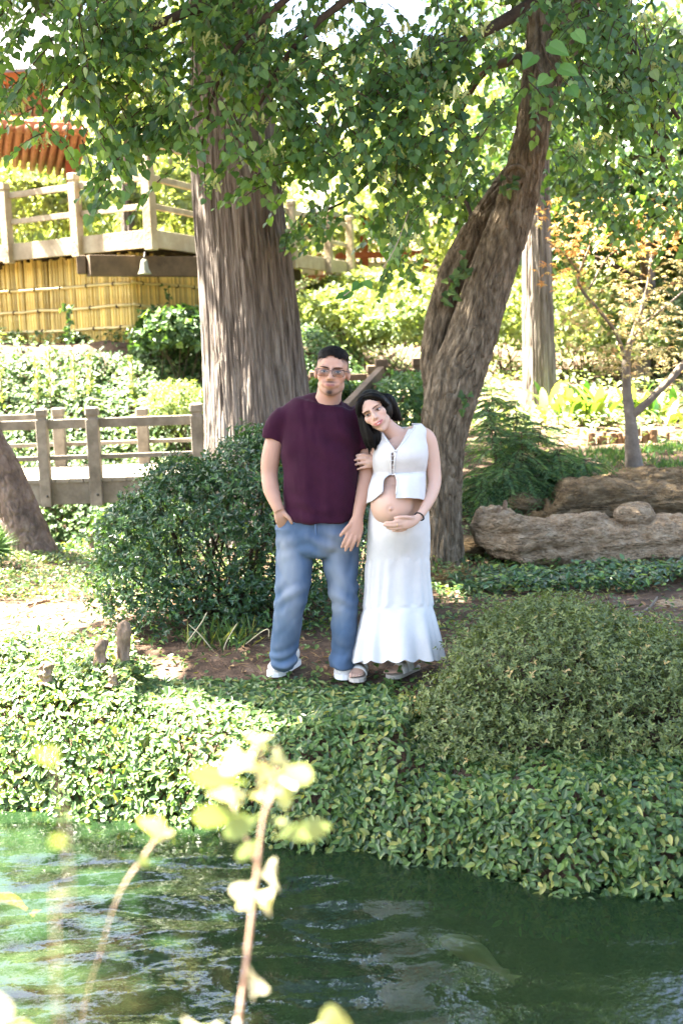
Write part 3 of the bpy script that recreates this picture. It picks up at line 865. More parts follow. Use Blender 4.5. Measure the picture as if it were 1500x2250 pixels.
FRONT = [  # px, py, Y, rx, ry, twigs, depth, droop
    (110, 60, 7.7, 170, 70, 60, .5, .2), (300, 110, 7.6, 170, 110, 120, .6, .25), (170, 200, 7.5, 130, 70, 62, .4, .3), (330, 235, 7.6, 110, 80, 64, .4, .4),
    (245, 325, 7.6, 80, 55, 40, .3, .5), (242, 395, 7.6, 28, 36, 9, .2, .7), (75, 270, 7.5, 40, 30, 6, .3, .5), (20, 130, 7.6, 60, 80, 26, .4, .3), (20, 230, 7.6, 30, 20, 4, .3, .4),
    (430, 80, 7.8, 130, 90, 72, .5, .3), (490, 170, 7.7, 80, 60, 36, .4, .4), (400, 300, 7.7, 30, 40, 6, .3, .5),
    (570, 60, 7.9, 130, 80, 60, .5, .3), (630, 170, 7.8, 80, 90, 48, .4, .4), (545, 225, 7.6, 50, 40, 13, .3, .5),
    (500, 345, 7.9, 50, 32, 12, .2, .5), (560, 385, 8.0, 80, 26, 26, .2, .2), (480, 410, 7.9, 26, 24, 6, .2, .5), (640, 360, 8.1, 60, 45, 22, .3, .4),
    (710, 230, 8.0, 100, 110, 58, .5, .4), (730, 60, 8.2, 120, 80, 50, .6, .3), (820, 120, 8.0, 140, 110, 96, .6, .35), (920, 220, 7.9, 130, 90, 88, .5, .45),
    (860, 320, 7.9, 120, 80, 66, .5, .5), (960, 340, 7.9, 100, 70, 46, .4, .5), (850, 420, 8.0, 60, 60, 20, .3, .6), (900, 480, 8.1, 40, 40, 8, .3, .6), (1020, 120, 8.1, 110, 120, 70, .5, .35), (1040, 260, 8.1, 60, 70, 22, .4, .5),
    (1240, 70, 8.0, 120, 70, 56, .5, .3), (1370, 110, 7.9, 130, 110, 88, .5, .35), (1300, 200, 7.7, 90, 60, 36, .4, .5), (1400, 250, 7.8, 90, 60, 38, .4, .5), (1470, 200, 7.9, 50, 90, 26, .4, .4), (1290, 300, 7.8, 60, 40, 13, .3, .6), (1230, 160, 8.0, 50, 50, 10, .3, .5),
]
BACK = [
    (720, 400, 10.4, 90, 110, 70, .5, .3), (830, 520, 10.4, 90, 60, 40, .5, .3), (960, 470, 9.9, 100, 80, 60, .5, .3), (660, 330, 10.4, 60, 80, 30, .4, .3), (1010, 380, 10.0, 70, 90, 50, .4, .3),
    (1310, 380, 10.0, 130, 70, 100, .6, .3), (1430, 430, 10.2, 90, 110, 100, .6, .3), (1260, 300, 10.2, 70, 90, 44, .5, .3), (1450, 300, 10.2, 80, 100, 70, .5, .3), (1340, 470, 10.3, 70, 50, 30, .4, .3),
    (800, 250, 10.6, 180, 160, 90, .6, .3), (300, 60, 9.6, 260, 110, 90, .6, .3), (560, 110, 9.6, 120, 110, 50, .5, .3), (1080, 100, 10.4, 100, 160, 70, .6, .3), (1380, 150, 10.6, 160, 150, 110, .6, .3),
]
lp, lt, lnn, ls, tw = sprays(FRONT)
ok = proj(lp)[1] > -250
order = np.argsort(lp[:, 1] - (np.abs(proj(lp)[0] - 750) > 780) * -9)
vis = np.zeros(len(lp), bool); vis[order[:260]] = True
tw.build('twigs', M['twig'], lin, kind='stuff')
leaves('foliage', lp[~vis], lt[~vis], lnn[~vis], ls[~vis], ls[~vis] * .86, 'heart', M['linden'], lin, fold=.12, droop=.18, kind='stuff')
_lsrc = []
for k in range(6):
    V, F, nv = leaf_geo(np.zeros((1, 3)), np.array([[1.0, 0, 0]]), np.array([[0, 0, 1.0]]), 1, .88, 'heart', .10 + .03 * k, .10 + .04 * k)
    me_ = bpy.data.meshes.new('leaf')
    me_.from_pydata([tuple(v) for v in V], [], [list(F[0][0]), list(F[1][0])])
    at = me_.attributes.new('var', 'FLOAT', 'POINT'); at.data.foreach_set('value', np.full(len(V), (k + .5) / 6, np.float32))
    me_.materials.append(M['linden']); _lsrc.append(me_)
def leaf_obj(me_, name, pos, tip, nor, size, parent):
    t = nrm(tip); m = nrm(nor - (nor @ t) * t); b = np.cross(m, t)
    o = bpy.data.objects.new(name, me_); COL.objects.link(o); o.parent = parent
    l = np.asarray(pos) - np.array(root_of(parent).location)
    o.matrix_basis = Matrix(((t[0] * size, b[0] * size, m[0] * size, l[0]), (t[1] * size, b[1] * size, m[1] * size, l[1]), (t[2] * size, b[2] * size, m[2] * size, l[2]), (0, 0, 0, 1)))
    return o
for k, i in enumerate(np.nonzero(vis)[0]):
    leaf_obj(_lsrc[k % 6], 'leaf', lp[i], lt[i], lnn[i], ls[i], lin)
lp, lt, lnn, ls, tw = sprays(BACK, .36)
tw.build('back_twigs', M['twig'], lin, kind='stuff')
leaves('back_foliage', lp, lt, lnn, ls * 1.05, ls * .9, 'heart', M['linden'], lin, fold=.12, droop=.18, kind='stuff')
# flower clusters with pale bracts
BP, BT, BN = [], [], []; FB = MB()
for (px, py) in ((600, 60), (470, 80), (720, 60), (360, 45), (540, 150), (620, 150), (520, 190), (650, 150), (160, 215), (100, 310), (210, 170), (240, 60), (470, 400), (590, 330), (40, 230), (900, 130), (960, 180), (1000, 200), (1085, 90), (880, 60), (820, 110), (1010, 60), (930, 120), (870, 330), (960, 235), (1010, 205), (1410, 40), (1460, 50), (1380, 190), (1310, 305), (1340, 180), (860, 380), (790, 130), (860, 500), (920, 520), (1440, 140), (760, 350), (1260, 320), (1060, 60), (690, 110), (570, 260), (330, 180), (80, 180)):
    q = P(px + random.uniform(-10, 10), py, 7.35 + random.uniform(0, .3))
    for _ in range(3):
        BP.append(q + np.array([random.gauss(0, .03), 0, random.gauss(.03, .02)])); BT.append(nrm(np.array([random.gauss(0, .5), -.2, -1]))); BN.append(nrm(np.array([random.gauss(0, .5), -1, .4])))
    for _ in range(22):
        c = q + np.array([random.gauss(0, .035), random.gauss(0, .025), random.gauss(-.02, .018)]); r_ = .0075
        FB.add([c + [r_, 0, 0], c - [r_, 0, 0], c + [0, r_, 0], c - [0, r_, 0], c + [0, 0, r_], c - [0, 0, r_]], [(0, 2, 4), (2, 1, 4), (1, 3, 4), (3, 0, 4), (2, 0, 5), (1, 2, 5), (3, 1, 5), (0, 3, 5)])
leaves('bracts', np.array(BP), np.array(BT), np.array(BN), .075, .02, 'lance', M['bract'], lin, kind='stuff')
_fbv = np.concatenate(FB.V)
mesh_obj('flower_buds', _fbv, FB.F, M['bract'], lin, attrs={'var': rng.random(len(_fbv)) * .3}, kind='stuff')
# bright big leaves hanging in front of the fork
big = thing('linden_sprig', 'sprig of large bright green leaves hanging in front of the forked trunk', 'sprig', P(1205, 140, 6.6), None)
MB().tube(spline(np.array([P(1190, 90, 6.65), P(1200, 120, 6.6), P(1215, 150, 6.58), P(1240, 180, 6.56), P(1256, 196, 6.55)]), 10), np.linspace(.005, .002, 10), 5).build('twig', M['twig'], big)
MB().tube(spline(np.array([P(1215, 150, 6.58), P(1190, 160, 6.56), P(1172, 135, 6.54)]), 8), np.linspace(.003, .002, 8), 5).build('twig', M['twig'], big)
_bl = []
for k in range(3):
    V, F, nv = leaf_geo(np.zeros((1, 3)), np.array([[1.0, 0, 0]]), np.array([[0, 0, 1.0]]), 1, .8, 'heart', .15, .12)
    me_ = bpy.data.meshes.new('leaf'); me_.from_pydata([tuple(v) for v in V], [], [list(F[0][0]), list(F[1][0])])
    at = me_.attributes.new('var', 'FLOAT', 'POINT'); at.data.foreach_set('value', np.full(len(V), k / 2, np.float32)); me_.materials.append(M['bigleaf']); _bl.append(me_)
for k, (a, b, tx, ty, sz) in enumerate(((1172, 120, 1140, 160, .11), (1228, 150, 1272, 162, .12), (1205, 168, 1178, 188, .10), (1250, 190, 1268, 212, .09), (1205, 100, 1250, 118, .13), (1260, 70, 1300, 105, .10))):
    q = P(a, b, 6.55); t = P(tx, ty, 6.5) - q
    leaf_obj(_bl[k % 3], 'leaf', q, t, np.array([random.gauss(0, .3), -.8, .7]), sz, big)
# upper crown, above the picture: it shades the couple
p = crown_cloud(30000, 210, .75, (-1.6, 7.4, 6.5), (3.6, 3.1, 1.6))
p = p[(proj(p)[1] < -30)]
leaves('crown', p, rdir(len(p)) + [0, 0, -.5], rdir(len(p)) * .7 + [0, 0, .9], .15, .12, 'diamond', M['upper'], lin, kind='stuff')
p = crown_cloud(9000, 70, .7, (2.6, 8.3, 6.6), (2.4, 2.4, 1.6))
p = p[(proj(p)[1] < -30)]
leaves('crown', p, rdir(len(p)) + [0, 0, -.5], rdir(len(p)) * .7 + [0, 0, .9], .15, .12, 'diamond', M['upper'], lin, kind='stuff')

p = crown_cloud(15000, 105, .6, (-2.9, 4.4, 6.4), (2.1, 2.0, .9))  # unseen bough added overhead to shade the right side of the pond
p = p[(proj(p)[1] < -30)]
leaves('crown', p, rdir(len(p)) + [0, 0, -.5], rdir(len(p)) * .7 + [0, 0, .9], .15, .12, 'diamond', M['upper'], lin, kind='stuff')
limb('limb', [[-.9, 8.2, 5.2, .07], [-1.6, 6.8, 6.0, .055], [-2.3, 5.6, 6.4, .04], [-2.8, 4.4, 6.5, .02]], M['twig'], lin)  # unseen limb carrying the bough added for pond shade

# ---- second cypress, right
cb = P(1185, 935, 15.0)
cy2 = thing('cypress_tree', 'straight slender cypress trunk rising behind the feathery shrub', 'tree', (cb[0], 15, cb[2]))
rows = pxr([(1188, 960, 15, 82), (1186, 900, 15, 76), (1182, 750, 15, 70), (1179, 600, 15, 66), (1178, 400, 15, 56), (1176, 150, 15, 48), (1175, -200, 15, 36)])
V, F = trunk_mesh(rows, 150, 150, cyp_disp)
mesh_obj('trunk', V, F, M['cypressbark'], cy2)
p = crown_cloud(7000, 60, .6, (2.7, 15.2, 7.6), (1.8, 1.8, 2.8))
leaves('crown', p, rdir(len(p)) + [0, 0, -.6], rdir(len(p)) + [0, 0, .8], .2, .08, 'diamond', M['bgdark'], cy2, kind='stuff')

# ---- leaning pine, left edge
pb = PZ(75, 1215, 0)
pin = thing('pine_tree', 'leaning pine trunk with plated bark at the edge of the creek', 'tree', pb)
rows = pxr([(82, 1235, 10.4, 104), (70, 1195, 10.4, 88), (40, 1120, 10.4, 82), (5, 1040, 10.4, 80), (-38, 960, 10.4, 78), (-110, 840, 10.4, 74), (-260, 560, 10.4, 64), (-420, 200, 10.4, 50)])
V, F = trunk_mesh(rows, 160, 190, pine_disp)
mesh_obj('trunk', V, F, M['pinebark'], pin)
p = crown_cloud(4000, 30, .6, P(-560, -160, 10.4), (1.5, 1.5, 1.0), carve_it=True)
leaves('crown', p, rdir(len(p)), rdir(len(p)), .2, .02, 'diamond', M['needle'], pin, kind='stuff')
# a needle tuft low at the edge
q = P(-14, 1205, 9.6)
tuft = thing('pine_seedling', 'tuft of long pale green pine needles at the foot of the leaning trunk', 'plant', (q[0], q[1], 0))
MB().tube([(q[0], q[1], -.02), (q[0], q[1], q[2])], .012, 6).build('stem', M['twig'], tuft)
n = 260; d = nrm(rdir(n) * [1, 1, .8] + [.15, -.3, .25])
leaves('needles', np.repeat(q[None], n, 0), d, rdir(n), .24, .008, 'diamond', M['needle'], tuft, droop=.1, kind='stuff')

# ---- small maple, right
mq = P(1393, 1035, 11.0)
map_ = thing('maple_tree', 'small orange leaved maple with forked grey trunk beyond the rock ledge', 'tree', mq)
_ml = []
def mlimb(rows): 
    _ml.append(limb('limb' if _ml else 'trunk', rows, M['maplebark'], map_, 9, 20))
mlimb([(1394, 1045, 11, 44), (1388, 985, 11, 33), (1384, 925, 11, 27), (1376, 860, 11.05, 22), (1376, 780, 11.1, 18), (1395, 720, 11.1, 14), (1420, 640, 11.1, 9), (1430, 560, 11.1, 6)])
mlimb([(1386, 915, 11, 18), (1425, 880, 10.95, 17), (1470, 835, 10.9, 16), (1505, 795, 10.9, 15), (1560, 740, 10.9, 13), (1600, 650, 10.9, 9)])
mlimb([(1377, 800, 11.1, 11), (1345, 720, 11.0, 8), (1280, 640, 10.9, 7), (1272, 600, 10.9, 6), (1300, 530, 10.9, 5), (1320, 460, 10.9, 3)])
mlimb([(1272, 600, 10.9, 6), (1240, 560, 10.8, 4), (1200, 530, 10.8, 3)])
mlimb([(1290, 640, 10.9, 5), (1340, 560, 10.9, 4), (1420, 510, 10.9, 3), (1490, 495, 10.9, 3)])
mlimb([(1395, 720, 11.1, 8), (1440, 690, 11, 6), (1500, 640, 11, 4)])
def cloud(ells, per):
    out = []
    for (px, py, Y, rx, ry, dY, n) in ells:
        m = int(n * per); a = rng.random(m) * 6.283; r = np.sqrt(rng.random(m))
        for i in range(m):
            out.append(P(px + rx * r[i] * math.cos(a[i]), py + ry * r[i] * math.sin(a[i]), Y + rng.normal() * dY))
    return np.array(out)
def maple_leaves(name, c, size, mat, parent):
    n = len(c); k = 5
    hub = np.repeat(c, k, 0) 
    nn = nrm(rng.normal(size=(n, 3)) * .35 + [0, -.35, 1]); ang = rng.random(n) * 6.28
    e1 = nrm(np.cross(nn, rdir(n))); e2 = np.cross(nn, e1)
    fa = np.tile(np.array([-1.9, -.9, 0, .9, 1.9]), n)
    d = np.cos(fa)[:, None] * np.repeat(e1, k, 0) + np.sin(fa)[:, None] * np.repeat(e2, k, 0) + [0, 0, -.25]
    L = np.tile(np.array([.6, .9, 1.1, .9, .6]), n) * size * np.repeat(rng.uniform(.7, 1.2, n), k)
    leaves(name, hub, d, np.repeat(nn, k, 0), L, L * .3, 'diamond', mat, parent, var=np.repeat(rng.random(n), k), kind='stuff')
c = cloud([(1330, 470, 10.9, 90, 45, .35, 300), (1260, 520, 10.8, 60, 40, .3, 160), (1400, 520, 10.9, 100, 40, .35, 260), (1215, 470, 10.8, 50, 40, .3, 60), (1470, 480, 10.9, 50, 60, .3, 100), (1230, 600, 10.8, 60, 40, .3, 60)], .6)
maple_leaves('orange_foliage', c, .06, M['mapleorange'], map_)
c = cloud([(1420, 600, 11.0, 90, 60, .4, 420), (1330, 680, 11.0, 100, 60, .4, 420), (1440, 720, 11.0, 80, 70, .4, 480), (1380, 790, 11.1, 90, 40, .4, 300), (1270, 730, 10.9, 50, 50, .3, 120), (1480, 800, 11, 40, 60, .3, 120), (1290, 570, 11, 60, 40, .3, 90)], .42)
maple_leaves('olive_foliage', c, .055, M['mapleolive'], map_)

# ---- background trees
def bg_tree(label, X, Y, zc, r, n, mat, name='tree', trunk_r=.16, hgt=None, leaf=.2, group='trees on the slope behind'):
    z0 = float(terrain(X, Y))
    t = thing(name, label, 'tree', (X, Y, z0), group)
    pts = spline(np.array([[X, Y, z0 - .2], [X + .15, Y, (z0 + zc) / 2], [X - .1, Y, zc + r * .5]]), 10)
    MB().tube(pts, np.linspace(trunk_r, trunk_r * .35, 10), 9).build('trunk', M['maplebark'], t)
    mb = MB()
    for _ in range(7):
        d = nrm(np.array([random.gauss(0, 1), random.gauss(0, 1), random.uniform(.1, .9)])); s = pts[random.randint(4, 8)]
        mb.tube(spline(np.array([s, s + d * r * .45 + [0, 0, .1], s + d * r * .85]), 6), np.linspace(trunk_r * .4, .015, 6), 5, False)
    mb.build('limbs', M['twig'], t)
    p = crown_cloud(n, int(26 + n / 150), r * .26, (X, Y, zc), (r, r, r * .85), carve_it=False, inner=.35)
    leaves('crown', p, rdir(len(p)) + [0, 0, -.4], rdir(len(p)) * .8 + [0, -.2, .8], leaf * rng.uniform(.7, 1.2, len(p)), leaf * .6, 'diamond', mat, t, kind='stuff')
BGT = [
    ('pale green tree behind the pavilion roof', -7.6, 25, 5.4, 3.0, 9000, 'bgleaf'), ('sunlit tree seen between pavilion and great cypress', -3.6, 27, 5.0, 3.2, 9000, 'bgleaf'),
    ('bright airy tree behind the garden house roof', .2, 34, 7.5, 3.6, 9000, 'bgleaf'), ('yellow green tree between the two cypress trunks', 3.0, 27, 5.2, 3.0, 10000, 'bgleaf'),
    ('dark leafy tree beyond the second cypress trunk', 5.4, 21, 5.0, 2.6, 10000, 'bgdark'), ('dark green tree beyond the small maple', 4.4, 16.8, 4.4, 1.7, 8000, 'bgdark'),
    ('tall pale tree on the crest of the slope', 7.5, 33, 7.5, 4.2, 9000, 'bgleaf'), ('sunlit tree low on the slope behind the maple', 5.6, 18.5, 2.6, 1.4, 7000, 'bgleaf'),
    ('broad pale tree on the crest behind the viewing deck', -8.5, 36, 8, 4.4, 8000, 'bgleaf'), ('round sunlit tree left of the garden house', -1.9, 22.5, 4.2, 1.4, 5000, 'bgleaf'),
]
for (lb_, X, Y, zc, r, n, mk) in BGT:
    bg_tree(lb_, X, Y, zc, r, n, M[mk])
tq = P(285, 520, 20)
t5 = thing('cypress_tree', 'pale distant trunk seen through the deck railing', 'tree', (tq[0], 20, float(terrain(tq[0], 20))))
V, F = trunk_mesh([[tq[0] + .02, 20, float(terrain(tq[0], 20)) - .1, .19], *pxr([(285, 480, 20, 38), (285, 350, 20, 32), (288, 200, 20, 26), (290, 0, 20, 20)])], 60, 60, cyp_disp)
mesh_obj('trunk', V, F, M['cypressbark'], t5)
p = crown_cloud(3000, 30, .5, P(288, 120, 20), (1.2, 1.2, 1.4), carve_it=False)
leaves('crown', p, rdir(len(p)), rdir(len(p)) + [0, 0, .8], .16, .08, 'diamond', M['bgleaf'], t5, kind='stuff')
# ---------------------------------------------------------------- ground cover
def tnormal(x, y, e=.03):
    dzx = (terrain(x + e, y) - terrain(x - e, y)) / (2 * e); dzy = (terrain(x, y + e) - terrain(x, y - e)) / (2 * e)
    dzx = np.clip(dzx, -3, 3); dzy = np.clip(dzy, -3, 3)
    return nrm(np.stack([-dzx, -dzy, np.ones_like(dzx)], -1))

def cover(name, label, x0, x1, y0, y1, n, dens, h, L, W, shape, mat, droop=.2, hs=None, front=0.3, cat='ground cover'):
    x = rng.uniform(x0, x1, n); y = rng.uniform(y0, y1, n)
    N = tnormal(x, y)
    keep = rng.random(n) < dens(x, y, N)
    x, y, N = x[keep], y[keep], N[keep]
    m = len(x)
    z = terrain(x, y)
    hm = 1 + .9 * fbm(np.stack([x * 3.2, y * 3.2, 0 * x + 2], -1), 3)
    off = h * hm * rng.random(m) ** .6 + .01
    if hs is not None: off = off * hs(x, y)
    pos = np.stack([x, y, z], -1) + N * off[:, None]
    out = nrm(N + rng.normal(size=(m, 3)) * .42 + [0, -.1, .35])
    tip = nrm(np.cross(out, rdir(m)) + N * .12 + [0, -front, -.18])
    return leaves(name, pos, tip, out, L * rng.uniform(.45, 1.25, m), W * rng.uniform(.6, 1.2, m), shape, mat, droop=droop, fold=.22, label=label, cat=cat, kind='stuff', base=(0, 0, 0))

def bank_d(x, y, N):
    d = y - edge(x)
    a = np.clip(1 / N[:, 2], 1, 2.6) / 2.6
    k = (d > .07) & (d < 1.25)
    path = sstep(.95, 1.15, d + .2 * fbm(np.stack([x * 3, y * 3, 0 * x], -1), 2))
    px, py = proj(np.stack([x, y, terrain(x, y)], -1))
    feet = (px > 340) & (px < 1010) & (py < 1494 + 10 * fbm(np.stack([x * 5, y * 5, 0 * x], -1), 2))
    az = (px > 880 + 40 * fbm(np.stack([x * 4, y * 4, 0 * x + 8], -1), 2)) & (py < np.interp(px, [880, 960, 1100, 1500], [1540, 1612, 1655, 1660]))
    return k * a * (1 - path * .85) * np.where(feet, .02, 1) * np.where(az, .15, 1)
def bank_h(x, y):
    px, py = proj(np.stack([x, y, terrain(x, y)], -1))
    r = np.where((px > 300) & (px < 1010), .12 + .88 * sstep(1500, 1640, py), 1.0)
    return np.where(px > 900, np.minimum(r, .18 + .82 * sstep(1700, 1800, py)), r)
cover('jasmine_cover', 'dense glossy green ground cover over the pond bank', -2.6, 2.3, 4.2, 7.1, 230000, bank_d, .13, .046, .023, 'oval', M['jasmine'], front=.35, hs=bank_h)

def plat_d(x, y, N):
    px, py = proj(np.stack([x, y, np.zeros_like(x)], -1))
    nz = fbm(np.stack([x * 2.2, y * 2.2, 0 * x + 4], -1), 3)
    py = py + nz * 22; px2 = px + nz * 60
    d = np.full(len(x), .45)
    d = np.where((px2 < 340) & (py > 1400), .75, d)
    d = np.where((px2 > 330) & (px2 < 1080) & (py > 1392), .13, d)
    d = np.where((px2 < 235) & (py < 1395) & (py > 1318), .07, d)
    d = np.where((px2 < 380) & (py <= 1318), .95, d)
    d = np.where((px2 > 930) & (py <= 1300), .7, d)
    d = np.where((px2 > 930) & (py > 1300) & (py <= 1400), .45, d)
    d = np.where((px2 > 1160) & (py > 1288) & (py < 1375), .07, d)
    dd = y - edge(x)
    return d * (dd > 1.0)
cover('jasmine_patches', 'low small leaved ground cover scattered over the mulch around the couple', -4.2, 3.6, 5.3, 10.7, 62000, plat_d, .07, .042, .022, 'lance', M['jasmine'], front=.15)
cover('rock_side_jasmine', 'darker glossy ground cover spilling below the rock ledge', .8, 3.6, 7.95, 8.5, 3200, lambda x, y, N: (fbm(np.stack([x * 2, y * 3, 0 * x], -1), 2) > -.25) * 1.0, .09, .06, .03, 'oval', M['privet'], front=.3)

def ivy_d(x, y, N):
    px, py = proj(np.stack([x, y, terrain(x, y)], -1))
    bare = (px < 290) & (py > 752 + 6 * np.sin(px * .05)) & (py < 792)
    return np.clip(1 / N[:, 2], 1, 2) / 2 * np.where(bare, .06, 1) * np.where(y < 13.7, 0, 1)
cover('ivy_cover', 'ivy covering the steep creek bank under and behind the footbridge', -6, .3, 13.7, 17.4, 70000, ivy_d, .16, .068, .062, 'diamond', M['ivy'], front=.4)
cover('lightened_cover', 'ground cover, leaf colour lightened as if sunlit, on the slope beyond the railings', -9, 9, 11.6, 30, 70000, lambda x, y, N: np.where((x < .2) & (y < 16.8), np.where((y > 14.5) & (y < 15.9) & (x < -1.2), .95, .0), np.clip(26 / y ** 1.3, .2, 1)) * np.where((x > .4) & (y < 13), .35, 1), .20, .10, .06, 'diamond', M['brightcover'], front=.2)
# fallen leaves
n = 900; x = rng.uniform(-3.5, 3.5, n); y = rng.uniform(5.6, 10, n); k = (y - edge(x)) > 1.0; x, y = x[k], y[k]
leaves('fallen_leaves', np.stack([x, y, terrain(x, y) + .012], -1), rdir(len(x)) * [1, 1, .15], rdir(len(x)) * .35 + [0, 0, 1], .05, .022, 'oval', M['deadleaf'], kind='stuff', label='small brown fallen leaves scattered on the mulch', cat='fallen leaves', base=(0, 0, 0))
# mulch straws
n = 5200; x = rng.uniform(-3.5, 3.6, n); y = rng.uniform(5.5, 9.4, n); k = (y - edge(x)) > .95; x, y = x[k], y[k]
leaves('needle_litter', np.stack([x, y, terrain(x, y) + .008 + rng.random(len(x)) * .012], -1), rdir(len(x)) * [1, 1, .12], rdir(len(x)) * .3 + [0, 0, 1], .10, .004, 'diamond', M['deadleaf'], droop=.05, kind='stuff', label='thin brown needles and bark litter on the path', cat='litter', base=(0, 0, 0))

# ---------------------------------------------------------------- shrubs
def shrub(name, label, base, ells, n, L, W, shape, mat, stems=26, shoot=.06, inner=.25, group=None, whorl=4, droop=.15, cut=None, cat='shrub', up=.35, lumpy=.16):
    """ells: list of (centre, radii) world; leaves in little rosettes over the union's skin"""
    t = thing(name, label, cat, base, group)
    cen = np.array([e[0] for e in ells], float); rad = np.array([e[1] for e in ells], float)
    ar = (rad[:, 0] * rad[:, 1] * rad[:, 2]) ** (2 / 3); w = rng.choice(len(ells), n // whorl, p=ar / ar.sum())
    d = rdir(len(w)); d[:, 2] = np.where(d[:, 2] < -.35, -d[:, 2], d[:, 2])
    inn = rng.random(len(w)) < inner
    lump = 1 + lumpy * fbm(cen[w] * 1 + d * 3.6, 3)
    r = np.where(inn, rng.uniform(.45, .9, len(w)), 1 - np.abs(rng.normal(0, .05, len(w)))) * lump
    p = cen[w] + d * rad[w] * r[:, None]
    # drop points deep inside another lobe
    ins = np.zeros(len(p), bool)
    for c, q in zip(cen, rad):
        ins |= (((p - c) / q) ** 2).sum(1) < .62
    k = (~ins | (rng.random(len(p)) < .25)) & (p[:, 2] > terrain(p[:, 0], p[:, 1]) + .02)
    if cut is not None: k &= ~cut(p)
    p, d = p[k], d[k]
    out = nrm(d / rad[w[k]] + [0, 0, up / rad[:, 2].mean() * .6])
    m = len(p)
    ax = nrm(out + rng.normal(size=(m, 3)) * .35)
    p = p + ax * (rng.random((m, 1)) ** 2 * shoot)
    e1 = nrm(np.cross(ax, rdir(m))); e2 = np.cross(ax, e1)
    P_, T_, N_ = [], [], []
    for j in range(whorl):
        a = j / whorl * 6.283 + rng.normal(0, .3, m)
        lat = np.cos(a)[:, None] * e1 + np.sin(a)[:, None] * e2
        P_.append(p - ax * (.012 * (j % 3))); T_.append(lat * rng.uniform(.6, 1.1, (m, 1)) + ax * rng.uniform(.3, .9, (m, 1))); N_.append(ax - lat * .4)
    v = np.clip(rng.random(m) * .75 + .25 * (rng.random(m) < .12), 0, 1)
    v = np.tile(v, whorl)
    v = np.clip(v + rng.normal(0, .08, len(v)), 0, 1)
    leaves('foliage', np.concatenate(P_), np.concatenate(T_), np.concatenate(N_), L * rng.uniform(.6, 1.2, m * whorl), W * rng.uniform(.75, 1.15, m * whorl), shape, mat, t, var=v, droop=droop, kind='stuff')
    mb = MB(); b = np.asarray(base, float)
    for _ in range(stems):
        i = random.randrange(len(ells)); dd = rdir(1)[0]; dd[2] = abs(dd[2])
        e = cen[i] + dd * rad[i] * .9; s = b + [random.gauss(0, rad[:, 0].max() * .25), random.gauss(0, rad[:, 1].max() * .2), -.03]
        s[2] = float(terrain(s[0], s[1])) - .03
        mid = (s + e) / 2 + np.array([random.gauss(0, .06), random.gauss(0, .06), -.05])
        mb.tube(spline(np.array([s, mid, e]), 7), np.linspace(.011, .003, 7), 4, False)
    mb.build('stems', M['twig'], t)
    return t

def ell(px, py, Y, rx, ry, ryd):
    q = P(px, py, Y); k = Y / FPX
    return (q, (rx * k, ryd, ry * k))
BQ = PZ(500, 1370, 0)
shrub('holly_bush', 'big rounded glossy dark green bush behind the man', (BQ[0], 7.55, 0),
      [ell(440, 1230, 7.5, 195, 195, .55), ell(330, 1290, 7.4, 118, 105, .42), ell(570, 1130, 7.55, 150, 165, .5), ell(680, 1230, 7.65, 160, 190, .5), ell(300, 1190, 7.5, 80, 80, .35), ell(420, 1340, 7.3, 180, 70, .42), ell(590, 1020, 7.55, 60, 62, .25), ell(600, 1330, 7.45, 150, 80, .4), ell(380, 1070, 7.5, 60, 48, .25)],
      52000, .040, .017, 'lance', M['privet'], stems=60, shoot=.11, inner=.3, lumpy=.24)
shrub('azalea_bush', 'low spreading olive green clipped bush at the edge of the bank', tuple(PZ(1230, 1620, -.08)),
      [ell(1215, 1505, 5.55, 235, 155, .58), ell(1045, 1585, 5.4, 120, 92, .4), ell(1380, 1540, 5.45, 200, 150, .55), ell(1230, 1420, 5.8, 170, 80, .45), ell(1510, 1560, 5.4, 130, 130, .5), ell(1120, 1615, 5.25, 160, 70, .32), ell(1320, 1620, 5.2, 200, 68, .3), ell(975, 1605, 5.35, 75, 62, .28)],
      80000, .026, .0105, 'lance', M['azalea'], stems=70, shoot=.11, inner=.22, up=.5, lumpy=.3, cut=lambda p: (proj(p)[0] < 990) & (proj(p)[1] < 1500))
